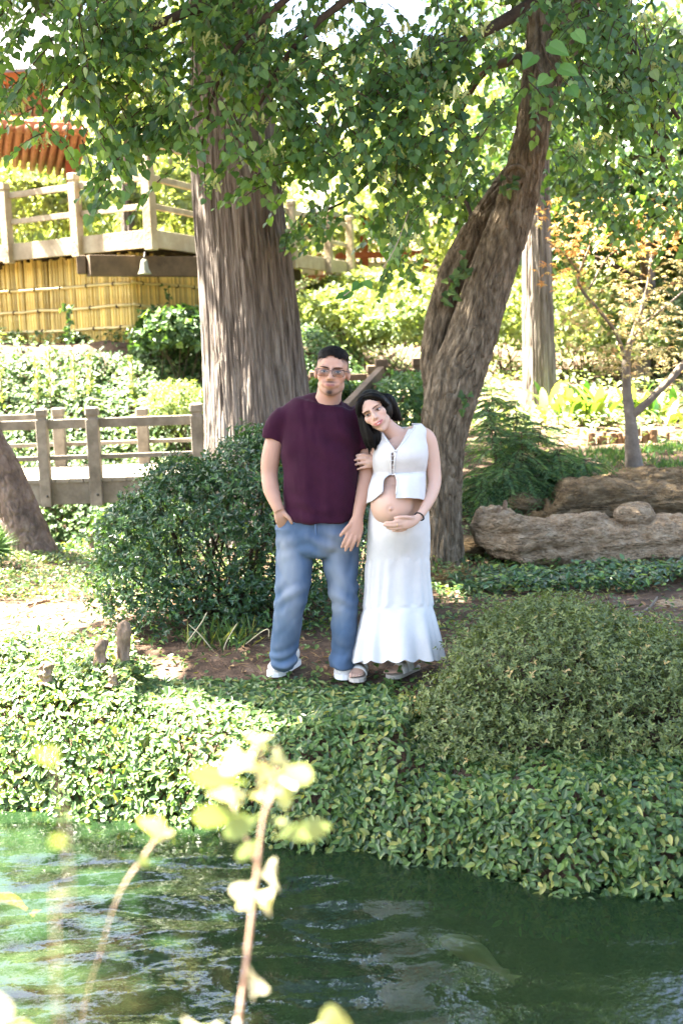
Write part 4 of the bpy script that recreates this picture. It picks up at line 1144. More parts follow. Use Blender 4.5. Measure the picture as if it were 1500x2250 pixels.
# bushes on the far slope
MOUNDS = [
    ('spirea_bush', 'yellow green fine leaved bush behind the footbridge', (395, 905, 14.6, 75, 55, .5), 9000, .05, .02, 'brightcover'),
    ('ivy_mound', 'dark ivy mound heaped against the bamboo fence corner', (400, 740, 15.5, 90, 50, .5), 5000, .09, .07, 'ivy'),
    ('slope_bush', 'bright low bush on the slope right of the great cypress', (740, 700, 18, 110, 55, .9), 5000, .12, .06, 'bgleaf'),
    ('slope_bush', 'sunlit bush left of the linden stems on the slope', (880, 720, 17.5, 90, 60, .8), 5000, .12, .06, 'brightcover'),
    ('slope_bush', 'sunlit bush below the garden house', (830, 650, 22, 150, 45, 1.2), 5000, .13, .07, 'bgleaf'),
    ('slope_bush', 'pale bush between linden and slender cypress', (1110, 720, 18, 70, 90, .8), 5000, .11, .06, 'bgleaf'),
    ('slope_bush', 'tall yellow green bush right of the slender cypress', (1280, 720, 17.5, 95, 110, .9), 7000, .11, .06, 'bgleaf'),
    ('slope_bush', 'yellow green bush behind the maple trunk', (1440, 740, 17.0, 110, 95, .9), 7000, .11, .06, 'brightcover'),
    ('slope_bush', 'pale bush behind the bent stem of the linden', (1080, 640, 22, 90, 60, 1.0), 4000, .13, .07, 'bgleaf'),
    ('slope_bush', 'light green bush behind the left railing of the deck', (80, 470, 19.5, 110, 60, .9), 5000, .12, .07, 'bgleaf'),
    ('slope_bush', 'pale bush behind the corner post of the deck', (390, 470, 20.5, 110, 80, .9), 5000, .12, .07, 'bgleaf'),
    ('slope_bush', 'dark low bush under the sloping handrail', (720, 900, 12.4, 70, 60, .5), 4000, .07, .05, 'ivy'),
    ('slope_bush', 'dark leafy bush below the railing beside the linden', (890, 905, 12.2, 70, 75, .5), 5000, .06, .035, 'feather'),
]
for (nm, lb_, e, n, L_, W_, mk) in MOUNDS:
    q, r = ell(*e)
    shrub(nm, lb_, (q[0], q[1], float(terrain(q[0], q[1]))), [(q, r), (q + [r[0] * .5, -.1, -.25 * r[2]], (r[0] * .6, r[1] * .7, r[2] * .7)), (q + [-r[0] * .55, -.1, -.2 * r[2]], (r[0] * .55, r[1] * .7, r[2] * .65))],
          n, L_, W_, 'diamond', M[mk], stems=12, shoot=.12, inner=.3, group='bushes on the far slope')
# tall white-lit spikes on the sunny bank
for (px, py, h) in ((0, 805, 26), (78, 800, 30), (107, 800, 36), (160, 806, 24), (196, 808, 30), (290, 812, 28)):
    b = P(px, py + 14, 15.3); t = P(px + random.uniform(-3, 3), py - h, 15.3); b[2] = float(terrain(b[0], b[1]))
    sp = thing('meadow_sage', 'upright pale leafy spike on the sunny bank below the bamboo fence', 'plant', b, 'leafy spikes on the sunny bank')
    MB().tube([b, t], .008, 4).build('stem', M['stem'], sp)
    u = rng.random((90, 1)); pp = b + (t - b) * (.2 + .8 * u)
    dd = nrm(rdir(90) * [1, 1, .3] + [0, 0, .7])
    leaves('foliage', pp, dd, rdir(90), .085 * (1.25 - u[:, 0] * .7), .022, 'lance', M['brightcover'], sp, kind='stuff')

# feathery shrub right of the linden
fb = P(1138, 1140, 10.3); fb[2] = float(terrain(fb[0], 10.3))
fs = thing('feathery_conifer', 'feathery dark green young conifer between linden and rocks', 'shrub', fb)
def fronds(stems, per, flen, parent, mat, nl=26):
    LP, LT, LN = [], [], []; TW = MB()
    for (a, b) in stems:
        a = np.asarray(a); b = np.asarray(b)
        TW.tube(spline(np.array([a, (a + b) / 2 + [.02, 0, .03], b]), 8), np.linspace(.014, .004, 8), 5, False)
        for k in range(per):
            u = random.uniform(.15, 1); s = a + (b - a) * u
            az = random.uniform(0, 6.283); d = nrm(np.array([math.cos(az), math.sin(az) - .25, random.uniform(.0, .5)]))
            ln = flen * (1.25 - .75 * u) * random.uniform(.6, 1.1)
            pts = np.array([s + d * ln * v + np.array([0, 0, -.5 * ln * v * v]) for v in np.linspace(0, 1, 6)])
            TW.tube(pts, np.linspace(.004, .0012, 6), 3, False)
            sd = nrm(np.cross(d, [0, 0, 1.0]))
            for j in range(nl):
                v = (j + .5) / nl * .93 + .07; i = min(int(v * 5), 4); q = pts[i] + (pts[i + 1] - pts[i]) * (v * 5 - i)
                sg = 1 if j % 2 else -1
                LP.append(q); LT.append(nrm(sd * sg + d * .8 + np.array([0, 0, -.3 + random.gauss(0, .15)]))); LN.append(np.array([random.gauss(0, .3), random.gauss(-.2, .3), 1]))
    TW.build('branches', M['twig'], parent)
    LP = np.array(LP)
    leaves('foliage', LP, np.array(LT), np.array(LN), .075 * rng.uniform(.6, 1.2, len(LP)), .0105, 'diamond', mat, parent, droop=.25, kind='stuff')
fronds([(fb, P(1145, 950, 10.3)), (fb + [-.15, .1, 0], P(1070, 900, 10.5)), (fb + [.2, .1, .1], P(1230, 990, 10.4)), (fb + [-.2, -.1, 0], P(1060, 1050, 10.2)), (fb + [.1, .2, .05], P(1190, 930, 10.7)), (fb + [.3, .1, .1], P(1290, 1010, 10.5)), (fb + [0, 0, 0], P(1110, 1030, 10.1))], 80, .5, fs, M['feather'])
fb2 = P(1085, 960, 11.2); fb2[2] = float(terrain(fb2[0], 11.2))
fs2 = thing('feathery_conifer', 'taller feathery green conifer leader just right of the linden stem', 'shrub', fb2)
fronds([(fb2, P(1078, 855, 11.2)), (fb2 + [.2, 0, 0], P(1130, 880, 11.2))], 70, .42, fs2, M['feather'])

# lance leaved clumps beyond the rocks
def strip_leaf(L, W, bend, n=7):
    s = np.linspace(0, 1, n); w = W * np.interp(s, [0, .15, .3, .6, .85, 1], [.12, .12, .7, 1, .6, .02])
    x = L * (s - .15 * bend * s ** 3); z = L * (1.0 * s - bend * s ** 2.2)
    V = []; F = []
    for i in range(n):
        c = np.array([L * (.18 * s[i] + bend * .75 * s[i] ** 2), 0, L * (s[i] - bend * .6 * s[i] ** 2)])
        V += [c + [0, -w[i] / 2, .12 * w[i]], c, c + [0, w[i] / 2, .12 * w[i]]]
    for i in range(n - 1):
        a = i * 3; F += [(a, a + 3, a + 4, a + 1), (a + 1, a + 4, a + 5, a + 2)]
    return V, F
_as = []
for k in range(6):
    V, F = strip_leaf(1, .2, .25 + .12 * k); me_ = bpy.data.meshes.new('leaf'); me_.from_pydata([tuple(v) for v in V], [], F)
    at = me_.attributes.new('var', 'FLOAT', 'POINT'); at.data.foreach_set('value', np.full(len(V), (k * 5 % 6) / 5, np.float32)); me_.materials.append(M['aspid'])
    for pl in me_.polygons: pl.use_smooth = True
    _as.append(me_)
for (px, py, Y, n, sz, lb_) in ((1290, 900, 13.6, 24, .55, 'clump of broad lance leaves behind the log edging'), (1235, 880, 13.8, 18, .5, 'clump of yellow green lance leaves beside the slender cypress'), (1365, 880, 13.6, 18, .5, 'clump of lance leaves just left of the maple trunk'), (1440, 890, 13.4, 20, .5, 'clump of arching lance leaves right of the maple trunk'), (1250, 810, 14.6, 14, .5, 'upper clump of sunlit lance leaves beside the slender cypress'), (1490, 930, 12.8, 12, .4, 'small clump of lance leaves past the log edging')):
    b = P(px, py, Y); b[2] = float(terrain(b[0], b[1]))
    t = thing('aspidistra', lb_, 'plant', b, 'lance leaved clumps')
    for k in range(n):
        o = bpy.data.objects.new('leaf', _as[k % 6]); COL.objects.link(o); o.parent = t
        o.location = (random.gauss(0, .16), random.gauss(0, .12), 0); o.rotation_euler = (0, 0, random.uniform(0, 6.283)); s = sz * random.uniform(.75, 1.2); o.scale = (s, s, s)
# grassy tufts round the maple and beside the path
def grass_tuft(name, label, q, n, L_, W_, mat, r, group, cat='plant'):
    t = thing(name, label, cat, q, group)
    pos = np.asarray(q) + np.c_[rng.normal(0, r, n), rng.normal(0, r, n), np.zeros(n)]
    d = nrm(np.c_[rng.normal(0, .55, n), rng.normal(-.1, .5, n), np.ones(n)])
    leaves('blades', pos, d, rdir(n), L_ * rng.uniform(.6, 1.2, n), W_, 'diamond', M[mat], t, droop=.35, kind='stuff')
for (px, py, Y) in ((1300, 1010, 11.3), (1345, 1030, 10.9), (1430, 1020, 10.9), (1470, 1000, 11.2), (1380, 990, 11.5), (1440, 975, 11.8), (1250, 1000, 11.6), (1490, 975, 11.9), (1330, 985, 11.8)):
    b = P(px, py, Y); b[2] = float(terrain(b[0], b[1]))
    grass_tuft('grass_tuft', 'soft grey green grassy tuft around the foot of the maple', b, 170, .11, .010, 'feather', .15, 'grassy tufts at the maple')

# ---------------------------------------------------------------- rocks
def ledge(name, label, Y, xs, top, bot, depth, mat, seed, amp=.05, nu=150, nv=90, strata=9, fr=1.0):
    xs = np.asarray(xs, float); tz = np.array([P(x, y, Y)[2] for x, y in zip(xs, top)]); bz_ = np.array([P(x, y, Y)[2] for x, y in zip(xs, bot)]); X = np.array([P(x, t, Y)[0] for x, t in zip(xs, top)])
    u = np.linspace(X[0], X[-1], nu); t = np.interp(u, X, tz); b = np.interp(u, X, bz_)
    th = np.arange(nv) / nv * 2 * math.pi
    c = (t + b) / 2; h = np.maximum((t - b) / 2, .004)
    endf = np.minimum(1, np.sqrt(np.clip((u - X[0]) / .35, 0, 1)) + .02)
    ct, st = np.cos(th), np.sin(th)
    ex = .62
    yy = -np.sign(ct) * np.abs(ct) ** ex; zz = np.sign(st) * np.abs(st) ** ex
    UU, TH = np.meshgrid(u, th, indexing='ij')
    Yv = Y + (depth * endf)[:, None] * yy[None] + depth * .6
    Zv = c[:, None] + h[:, None] * zz[None]
    V = np.stack([UU, Yv, Zv], -1)
    nn = nrm(np.stack([0 * UU, yy[None] / depth + 0 * UU, zz[None] / .2 + 0 * UU], -1))
    q = V * [1.1, 1.1, 1] + seed
    w = fbm(q * 2.2, 3)
    st_ = vnoise(np.stack([q[..., 0] * .8, q[..., 1] * .8, (q[..., 2] + .07 * w - .06 * q[..., 0]) * strata * 3], -1))
    disp = amp * (w * .8 + 1.25 * st_) + .03 * fbm(q * 12, 3) - .02 * np.exp(-(vnoise(q * [5, 5, 17]) / .15) ** 2) + .014 * np.abs(vnoise(q * 24))
    V = V + nn * disp[..., None] * np.minimum(1, h / .05)[:, None, None]
    i = np.arange((nu - 1) * nv).reshape(nu - 1, nv); j = np.roll(i, -1, 1)
    return mesh_obj(name, V.reshape(-1, 3), [np.stack([i, j, j + nv, i + nv], -1).reshape(-1, 4), np.arange(nv)[None], np.arange((nu - 1) * nv, nu * nv)[::-1][None]], mat, base=(V[..., 0].mean(), Y + depth * .6, V[..., 2].min()), label=label, cat='rock')
ledge('rock_ledge', 'long pale conglomerate rock ledge lying behind the woman', 8.85, [1038, 1052, 1075, 1110, 1150, 1200, 1270, 1330, 1400, 1440, 1500, 1600, 1720],
      [1163, 1138, 1127, 1126, 1138, 1142, 1147, 1152, 1150, 1140, 1136, 1134, 1140], [1172, 1200, 1224, 1240, 1246, 1252, 1258, 1256, 1252, 1250, 1254, 1258, 1260], .34, M['rock'], 1.0)
ledge('rock_ledge', 'brown banded rock slab rising behind the pale ledge', 9.7, [1130, 1165, 1200, 1245, 1270, 1330, 1400, 1500, 1620, 1720], [1150, 1134, 1108, 1076, 1068, 1064, 1066, 1070, 1072, 1080], [1155, 1165, 1165, 1168, 1170, 1170, 1172, 1172, 1172, 1172], .4, M['rockbrown'], 4.0, amp=.06)
ledge('rock_ledge', 'dark rock crest above the brown banded slab', 10.4, [1300, 1330, 1365, 1400, 1450, 1500, 1600, 1720], [1068, 1056, 1044, 1036, 1031, 1034, 1030, 1040], [1075, 1090, 1095, 1098, 1100, 1100, 1100, 1100], .35, M['rockbrown'], 7.0, amp=.035)
def boulder(name, label, px, py, Y, rx, ry, ryd, mat, seed, amp=.18):
    q = P(px, py, Y); k = Y / FPX
    nu, nv = 40, 24
    th, ph = np.meshgrid(np.arange(nu) / nu * 2 * math.pi, np.linspace(.02, math.pi - .02, nv), indexing='ij')
    d = np.stack([np.cos(th) * np.sin(ph), np.sin(th) * np.sin(ph), np.cos(ph)], -1)
    r = 1 + amp * fbm(d * 1.6 + seed, 3) + .05 * fbm(d * 7 + seed, 3)
    V = q + d * r[..., None] * [rx * k, ryd, ry * k]
    i = np.arange(nu * nv).reshape(nu, nv); j = np.roll(i, -1, 0)
    F = np.stack([i[:, :-1], i[:, 1:], j[:, 1:], j[:, :-1]], -1).reshape(-1, 4)
    return mesh_obj(name, V.reshape(-1, 3), [F, i[:, 0][None], i[:, -1][None, ::-1]], mat, base=(q[0], q[1], q[2] - ry * k), label=label, cat='rock')
boulder('boulder', 'round grey boulder resting on the pale rock ledge', 1392, 1132, 9.05, 46, 30, .14, M['rock'], 3)
boulder('boulder', 'small grey stone resting left of the round boulder', 1296, 1140, 9.1, 32, 17, .1, M['rock'], 6)
boulder('boulder', 'pinkish sunlit stone at the foot of the small maple', 1290, 1032, 10.9, 32, 26, .15, M['rock'], 9)
boulder('boulder', 'dark mossy stone wedged between linden foot and ledge', 1030, 1205, 9.3, 42, 30, .16, M['rockbrown'], 12)
boulder('boulder', 'dark stone under the feathery conifer', 1150, 1105, 10.0, 40, 24, .2, M['rockbrown'], 15)
boulder('stepping_stone', 'flat grey stone sunk in the mulch by the rock ledge', 1480, 1340, 7.55, 62, 20, .2, M['rock'], 18, .1)
boulder('pebble', 'small pale tan pebble on the mulch', 1389, 1323, 7.75, 16, 9, .04, M['knee'], 21)
boulder('pebble', 'flat light stone lying beside the fallen stick', 1392, 1352, 7.4, 26, 7, .06, M['rock'], 24)
boulder('stepping_stone', 'low grey stone half hidden behind the azalea', 1500, 1412, 6.7, 40, 14, .12, M['rock'], 27, .1)
# log edging
for (px, y0, y1, w) in ((1299, 952, 968, 17), (1318, 958, 972, 14), (1326, 950, 974, 12), (1345, 952, 976, 17), (1360, 952, 968, 14), (1372, 958, 976, 18), (1398, 938, 966, 16), (1416, 946, 968, 15), (1432, 944, 970, 24), (1450, 956, 976, 18), (1464, 950, 966, 13)):
    b = P(px, y1 + 8, 12.3); t = P(px, y0, 12.3); r_ = w / 2 * 12.3 / FPX
    o = thing('edging_log', 'short upright sawn log in the row edging the planting bed', 'log', b, 'log edging')
    c = spline(np.array([b, (b + t) / 2, t]), 6); V, F = tube_geo(c, r_ * np.array([1.05, 1, 1, .98, 1, .95]), 14)
    V = V + .006 * vnoise(V * 22)[:, None] * [1, 1, .3]
    mesh_obj('bark', V, F, M['log'], o, smooth=False)
    MB().tube([t + [0, 0, .001], t + [0, 0, .006]], r_ * .8, 14).build('sawn_top', M['knee'], o, smooth=False)
# cypress knees
def knee(label, px, ytop, ybot, w, Y, lean=0.0, seed=0, name='cypress_knee'):
    b = P(px, ybot, Y); t = P(px + lean, ytop, Y); h = t[2] - b[2]; r_ = w / 2 * Y / FPX
    nu, nv = 28, 30
    s = np.linspace(0, 1, nv); prof = np.interp(s, [0, .15, .45, .6, .8, .93, 1], [1.25, 1.0, .82, .78, .9, .62, .02]) * r_
    th = np.arange(nu) / nu * 2 * math.pi
    V = []
    for i in range(nv):
        c = b + (t - b) * s[i]
        for a in th:
            d = np.array([math.cos(a), math.sin(a), 0])
            V.append(c + d * prof[i] * (1 + .55 * vnoise(np.array([[d[0] * 1.7 + seed, d[1] * 1.7, s[i] * 4.5]]))[0] + .2 * vnoise(np.array([[d[0] * 4 + seed, d[1] * 4, s[i] * 9]]))[0]))
    V = np.array(V); i = np.arange((nv - 1) * nu).reshape(nv - 1, nu); j = np.roll(i, -1, 1)
    return mesh_obj(name, V, [np.stack([i, j, j + nu, i + nu], -1).reshape(-1, 4), np.arange((nv - 1) * nu, nv * nu)[None]], M['knee'], base=tuple(b), label=label, cat='cypress knee', group='cypress knees')
knee('tall knobbly pale cypress knee standing in the ground cover', 271, 1362, 1465, 33, 6.25, 2, 1)
knee('medium rounded cypress knee beside the tall one', 219, 1404, 1470, 30, 6.2, 6, 4)
knee('short stubby brown cypress knee in the sunlit cover', 102, 1452, 1500, 33, 6.0, 0, 7)
knee('tiny reddish cypress knee poking from the cover', 248, 1478, 1505, 20, 5.95, 0, 9)
knee('thin cypress knee near the creek edge behind the bush', 202, 1172, 1205, 9, 10.2, 0, 11)
knee('thin pale wooden knee standing on the ledge tip', 1107, 1098, 1136, 10, 8.95, 2, 13)
knee('shorter pale wooden knee on the ledge tip', 1096, 1111, 1136, 10, 8.93, -1, 15)
# sticks and straws
def stick(label, pts, w, mat='twig', name='fallen_stick'):
    c = spline(np.array([[*P(x, y, Y), w / 2 * Y / FPX] for (x, y, Y) in pts]), 14); c[-1, 3] *= .4
    V, F = tube_geo(c[:, :3], c[:, 3], 6)
    mesh_obj(name, V, F, M[mat], base=tuple(c[0, :3]), label=label, cat='stick')
def gz(px, py, h=.012): 
    q = PZ(px, py, h); return (px, py, q[1])
stick('forked grey stick lying on the mulch beside the flat stone', [gz(1376, 1358), gz(1410, 1345), gz(1430, 1330, .04), gz(1444, 1311, .08)], 6, 'maplebark')
stick('long brown root lying across the mulch', [gz(1270, 1345), gz(1310, 1340), gz(1360, 1333), gz(1400, 1328)], 4)
stick('short dark twig pointing to the azalea', [gz(1292, 1372), gz(1308, 1356), gz(1326, 1346)], 6)
stick('short brown stick on the sandy patch', [gz(60, 1330), gz(90, 1322), gz(120, 1318)], 7, 'knee')
for k, pts in enumerate(([(490, 1430), (500, 1405), (522, 1368)], [(410, 1412), (440, 1372), (455, 1345)], [(540, 1415), (575, 1388), (590, 1384), (590, 1402)], [(470, 1432), (440, 1395), (415, 1372)])):
    stick(['dry pale grass straw arching up against the big bush', 'short straw leaning over the roots of the big bush', 'bent straw folded beside the jeans', 'dry straw leaning away from the grassy tuft'][k], [(x, y, 6.55 + .03 * k) for x, y in pts], 2.6, 'straw', 'grass_straw')
grass_tuft('grass_tuft', 'thin grassy tuft below the big bush', (PZ(500, 1412, 0)), 120, .16, .007, 'jasmine', .10, 'tufts below the bush')
# red needle litter heaped at the linden foot
n = 700; q = PZ(985, 1275, 0)
leaves('needle_heap', q + np.c_[rng.normal(.05, .16, n), rng.normal(-.05, .10, n), np.abs(rng.normal(.02, .02, n))], rdir(n) * [1, 1, .35], rdir(n), .12, .004, 'diamond', M['deadleaf'], label='reddish brown needle litter heaped at the linden foot', cat='litter', kind='stuff', base=tuple(q))
# ivy sprigs on trunks and bamboo
def sprig(label, pts, n, L_, mat='ivy'):
    c = spline(np.array([P(*p_) for p_ in pts]), 12)
    t = thing('ivy_vine', label, 'vine', c[0])
    MB().tube(c, .004, 4, False).build('stem', M['twig'], t)
    i = rng.integers(0, 12, n); pos = c[i] + rng.normal(0, .035, (n, 3)) * [1, .3, 1]
    leaves('foliage', pos, rdir(n) * [1, .3, 1] + [0, -.2, -.3], rdir(n) * .4 + [0, -1, .4], L_ * rng.uniform(.6, 1.2, n), L_ * .8, 'ivy', M[mat], t, kind='stuff')
sprig('ivy vine climbing the bamboo left of its corner', [(150, 745, 15.9), (152, 710, 15.92), (150, 675, 15.95)], 26, .08)
sprig('ivy vine climbing the bamboo right of its corner', [(325, 740, 15.9), (322, 700, 15.95), (330, 680, 16.0)], 30, .08)
sprig('thin ivy vine high on the bamboo beside the great cypress', [(375, 690, 16.1), (372, 655, 16.2), (370, 630, 16.3)], 12, .06)
sprig('ivy leaves on the upper linden stem', [(1118, 405, 8.78), (1112, 415, 8.78), (1125, 410, 8.78)], 8, .07)
sprig('ivy vine between the two linden stems', [(985, 660, 8.95), (990, 630, 8.95), (1015, 600, 8.9), (1025, 575, 8.85)], 26, .07)
sprig('light ivy sprig low on the linden stem', [(1022, 890, 8.72), (1026, 878, 8.72), (1020, 870, 8.72)], 8, .06)

# ---------------------------------------------------------------- fish
def fish(label, head, tail, w, z, mat, name='koi'):
    a = PZ(*head, z); b = PZ(*tail, z); a[2] = b[2] = z
    ax = b - a; L_ = np.linalg.norm(ax); x = ax / L_; y = np.cross([0, 0, 1.0], x)
    s = np.linspace(0, 1, 14); r = w * np.interp(s, [0, .08, .3, .55, .8, .9, 1], [.1, .6, 1, .85, .35, .25, .3])
    hgt = np.interp(s, [0, .9, 1], [1, 1, 2.0]); 
    V = []; n = 12
    for i in range(14):
        for k in range(n):
            t = k / n * 6.283; V.append(a + x * L_ * s[i] + y * (r[i] * math.cos(t) + .06 * L_ * math.sin(s[i] * 4)) + np.array([0, 0, r[i] * math.sin(t) * .9 * hgt[i]]))
    V = np.array(V); i = np.arange(13 * n).reshape(13, n); j = np.roll(i, -1, 1)
    t = thing(name, label, 'fish', a)
    mesh_obj('body', V, [np.stack([i, j, j + n, i + n], -1).reshape(-1, 4), np.arange(n)[None], np.arange(13 * n, 14 * n)[None]], mat, t)
    e = a + x * L_ + y * (.06 * L_ * math.sin(4))
    mb = MB(); mb.add([e - x * .03, e + x * .055 + y * .022 + [0, 0, .012], e + x * .035, e + x * .055 - y * .022 + [0, 0, -.01]], [(0, 1, 2), (0, 2, 3)])
    mb.build('tail_fin', mat, t)
    for sg in (-1, 1):
        g = a + x * L_ * .25 + y * sg * w * .8
        mb = MB(); mb.add([g, g + y * sg * .028 + x * .015, g + y * sg * .024 + x * .035, g + x * .02], [(0, 1, 2, 3)]); mb.build('side_fin', mat, t)
    return t
M['koiwhite'] = surf('koi_white', [(.3, (.75, .68, .40)), (.7, (.9, .85, .62))], 6, rough=.5)
M['koiorange'] = surf('koi_orange', [(.3, (.75, .28, .02)), (.7, (.85, .42, .06))], 8, rough=.5)
M['koidark'] = surf('koi_dark', [(.3, (.02, .025, .02)), (.7, (.08, .07, .05))], 8, rough=.5)
fish('pale yellow koi swimming just below the green water', (965, 2062), (1120, 2140), .05, -.555, M['koiwhite'])
fish('orange koi at the rippled side of the pond', (-15, 1970), (70, 2000), .035, -.535, M['koiorange'])
fish('dark koi below the ripples', (320, 2105), (395, 2150), .04, -.56, M['koidark'])

# ---------------------------------------------------------------- blurred plant near the lens
FYD = 1.4
fgp = thing('waterside_shoot', 'out of focus pale shoot rising in front of the pond', 'plant', (P(525, 2250, FYD)[0], FYD, float(terrain(P(525, 2250, FYD)[0], FYD))))
def fstem(t, pts, w, mat='stem'):
    c = spline(np.array([[*P(x, y, Y), w / 2 * Y / FPX] for (x, y, Y) in pts]), 16); c[:, 3] *= np.linspace(1.15, .6, 16)
    V, F = tube_geo(c[:, :3], c[:, 3], 8); mesh_obj('stem', V, F, M[mat], t)
_gb = P(520, 2250, FYD)
c = spline(np.array([[_gb[0] - .03, FYD, float(terrain(_gb[0], FYD)) - .02, .008], [_gb[0] - .01, FYD, .5, .0055], [*P(523, 2240, FYD), .0045]]), 8)
V, F = tube_geo(c[:, :3], c[:, 3], 8); mesh_obj('stem', V, F, M['stem'], fgp)
fstem(fgp, [(522, 2260, FYD), (545, 2080, FYD), (566, 1900, FYD), (578, 1800, FYD), (608, 1690, FYD)], 9)
fstem(fgp, [(566, 1900, FYD), (540, 1840, FYD), (512, 1770, FYD)], 7)
fstem(fgp, [(578, 1800, FYD), (600, 1720, FYD + .02), (560, 1640, FYD)], 7)
_fl = []
for k in range(4):
    V, F = strip_leaf(1, .36 + .06 * k, .15 + .15 * k); me_ = bpy.data.meshes.new('leaf'); me_.from_pydata([tuple(v) for v in V], [], F)
    at = me_.attributes.new('var', 'FLOAT', 'POINT'); at.data.foreach_set('value', np.full(len(V), [.2, .5, .8, 1][k], np.float32)); me_.materials.append(M['fgleaf'])
    for pl in me_.polygons: pl.use_smooth = True
    _fl.append(me_)
def fleaf(t, a, b, k, Y, wide=1.0, face=None):
    p0 = P(*a, Y); p1 = P(*b, Y - random.uniform(.0, .03)); d = p1 - p0; L_ = np.linalg.norm(d)
    z = nrm(d); x = nrm(np.array([random.gauss(0, .3), -1, .3]) if face is None else np.array(face)); y = nrm(np.cross(z, x)); x = np.cross(y, z)
    o = bpy.data.objects.new('leaf', _fl[k]); COL.objects.link(o); o.parent = t
    l = p0 - np.array(t.location); s = L_ * 1.3
    o.matrix_basis = Matrix(((x[0] * s, y[0] * s * wide, z[0] * s, l[0]), (x[1] * s, y[1] * s * wide, z[1] * s, l[1]), (x[2] * s, y[2] * s * wide, z[2] * s, l[2]), (0, 0, 0, 1)))
for (a, b, k, w) in (((560, 1640), (572, 1575), 2, 1.2), ((590, 1680), (655, 1640), 3, 1.1), ((600, 1700), (690, 1700), 1, 1.0), ((560, 1690), (470, 1655), 3, 1.0), ((545, 1720), (430, 1700), 0, .9), ((575, 1790), (500, 1835), 0, 1.2), ((590, 1800), (640, 1815), 1, .8), ((600, 1840), (715, 1815), 0, .9), ((520, 1775), (480, 1700), 2, 1.1), ((600, 1720), (625, 1660), 2, 1.1),
                     ((566, 1930), (500, 2000), 3, 1.1), ((568, 1920), (650, 1915), 3, 1.2), ((560, 1960), (610, 1985), 2, .9), ((556, 1990), (515, 1970), 3, 1.2), ((575, 1760), (555, 1700), 2, 1.3), ((540, 1740), (500, 1760), 3, 1.2), ((545, 2140), (600, 2120), 3, 1.2), ((545, 2160), (590, 2190), 3, 1.2), ((560, 1650), (600, 1600), 3, 1.2), ((560, 1680), (520, 1640), 2, 1.2), ((590, 1740), (660, 1760), 1, 1.1), ((540, 1790), (430, 1790), 0, 1.0), ((570, 1730), (600, 1640), 3, 1.2), ((600, 1690), (640, 1740), 2, 1.1), ((575, 1840), (530, 1880), 0, 1.1), ((560, 1970), (630, 1985), 3, 1.1)):
    fleaf(fgp, a, b, k, FYD, w)
fg2 = thing('waterside_shoot', 'faint out of focus stem with one yellow tipped leaf', 'plant', (P(175, 2300, FYD + .05)[0] - .03, FYD + .05, float(terrain(-.3, FYD))))
_gb = P(175, 2300, FYD + .05)
c = spline(np.array([[fg2.location[0], FYD + .05, .1, .002], [_gb[0] - .02, FYD + .05, (_gb[2] + .1) / 2, .0014], [*_gb, .0004], [*P(225, 2080, FYD + .05), .0004], [*P(262, 1965, FYD + .05), .0007], [*P(310, 1890, FYD + .05), .0014], [*P(352, 1830, FYD + .05), .0012]]), 30)
V, F = tube_geo(c[:, :3], c[:, 3], 7); mesh_obj('stem', V, F, M['stem'], fg2)
for (a, b, k, w) in (((345, 1850), (335, 1765), 1, 1.1), ((348, 1850), (392, 1785), 3, .8), ((300, 1900), (330, 1880), 0, 1.0)):
    fleaf(fg2, a, b, k, FYD + .05, w)
fg3 = thing('waterside_shoot', 'very faint thin shoot with small dark leaves beside the ripples', 'plant', (P(130, 2260, .8)[0], .8, float(terrain(-.2, .8))))
_gb = P(130, 2260, .8)
c = spline(np.array([[_gb[0], .8, .1, .0012], [*_gb, .0005], [*P(155, 2000, .8), .0005], [*P(140, 1800, .8), .0005], [*P(110, 1650, .8), .0004]]), 16)
V, F = tube_geo(c[:, :3], c[:, 3], 6); mesh_obj('stem', V, F, M['stem'], fg3)
for (a, b, k) in (((140, 1800), (165, 1760), 0), ((145, 1850), (110, 1840), 0), ((115, 1680), (95, 1620), 0)):
    fleaf(fg3, a, b, k, .8, .8)
fg4 = thing('waterside_shoot', 'low out of focus pale leaves cut by the bottom of the picture', 'plant', (P(700, 2260, 1.1)[0], 1.1, float(terrain(0, 1.1))))
_gb = P(690, 2300, 1.1)
MB().tube(spline(np.array([[_gb[0], 1.1, .1], [_gb[0] - .02, 1.1, .6], _gb]), 8), .005, 7).build('stem', M['stem'], fg4)
_gb2 = P(440, 2310, 1.1)
MB().tube(spline(np.array([[_gb[0], 1.1, .1], [_gb2[0] + .03, 1.1, .6], _gb2]), 8), .005, 7).build('stem', M['stem'], fg4)
for (a, b, k, w) in (((690, 2290), (780, 2205), 1, 1.0), ((690, 2290), (670, 2215), 3, 1.1), ((440, 2300), (410, 2200), 3, 1.2), ((440, 2300), (500, 2215), 2, 1.1), ((445, 2300), (470, 2190), 3, 1.1)):
    fleaf(fg4, a, b, k, 1.1, w)
for (a, b, k, w) in (((30, 2290), (90, 2215), 2, 1.0), ((-20, 2180), (18, 2140), 3, 1.2)):
    fleaf(fg3, a, b, k, .8, w)
# leafy twig hanging mid-air left of the linden
hs = thing('hanging_sprig', 'pale leafy sprig hanging left of the linden stem', 'sprig', P(790, 615, 7.4))
MB().tube(spline(np.array([P(905, 440, 8.0), P(870, 540, 7.7), P(830, 600, 7.5), P(790, 625, 7.4), P(755, 650, 7.35)]), 16), .0028, 5).build('twig', M['stem'], hs)
for k, (a, b) in enumerate((((790, 622), (770, 640)), ((770, 640), (745, 668)), ((800, 618), (820, 635)), ((760, 648), (735, 655)))):
    q = P(*a, 7.38); leaf_obj(_bl[k % 3], 'leaf', q, P(*b, 7.33) - q, np.array([.1, -.6, .8]), .085, hs)
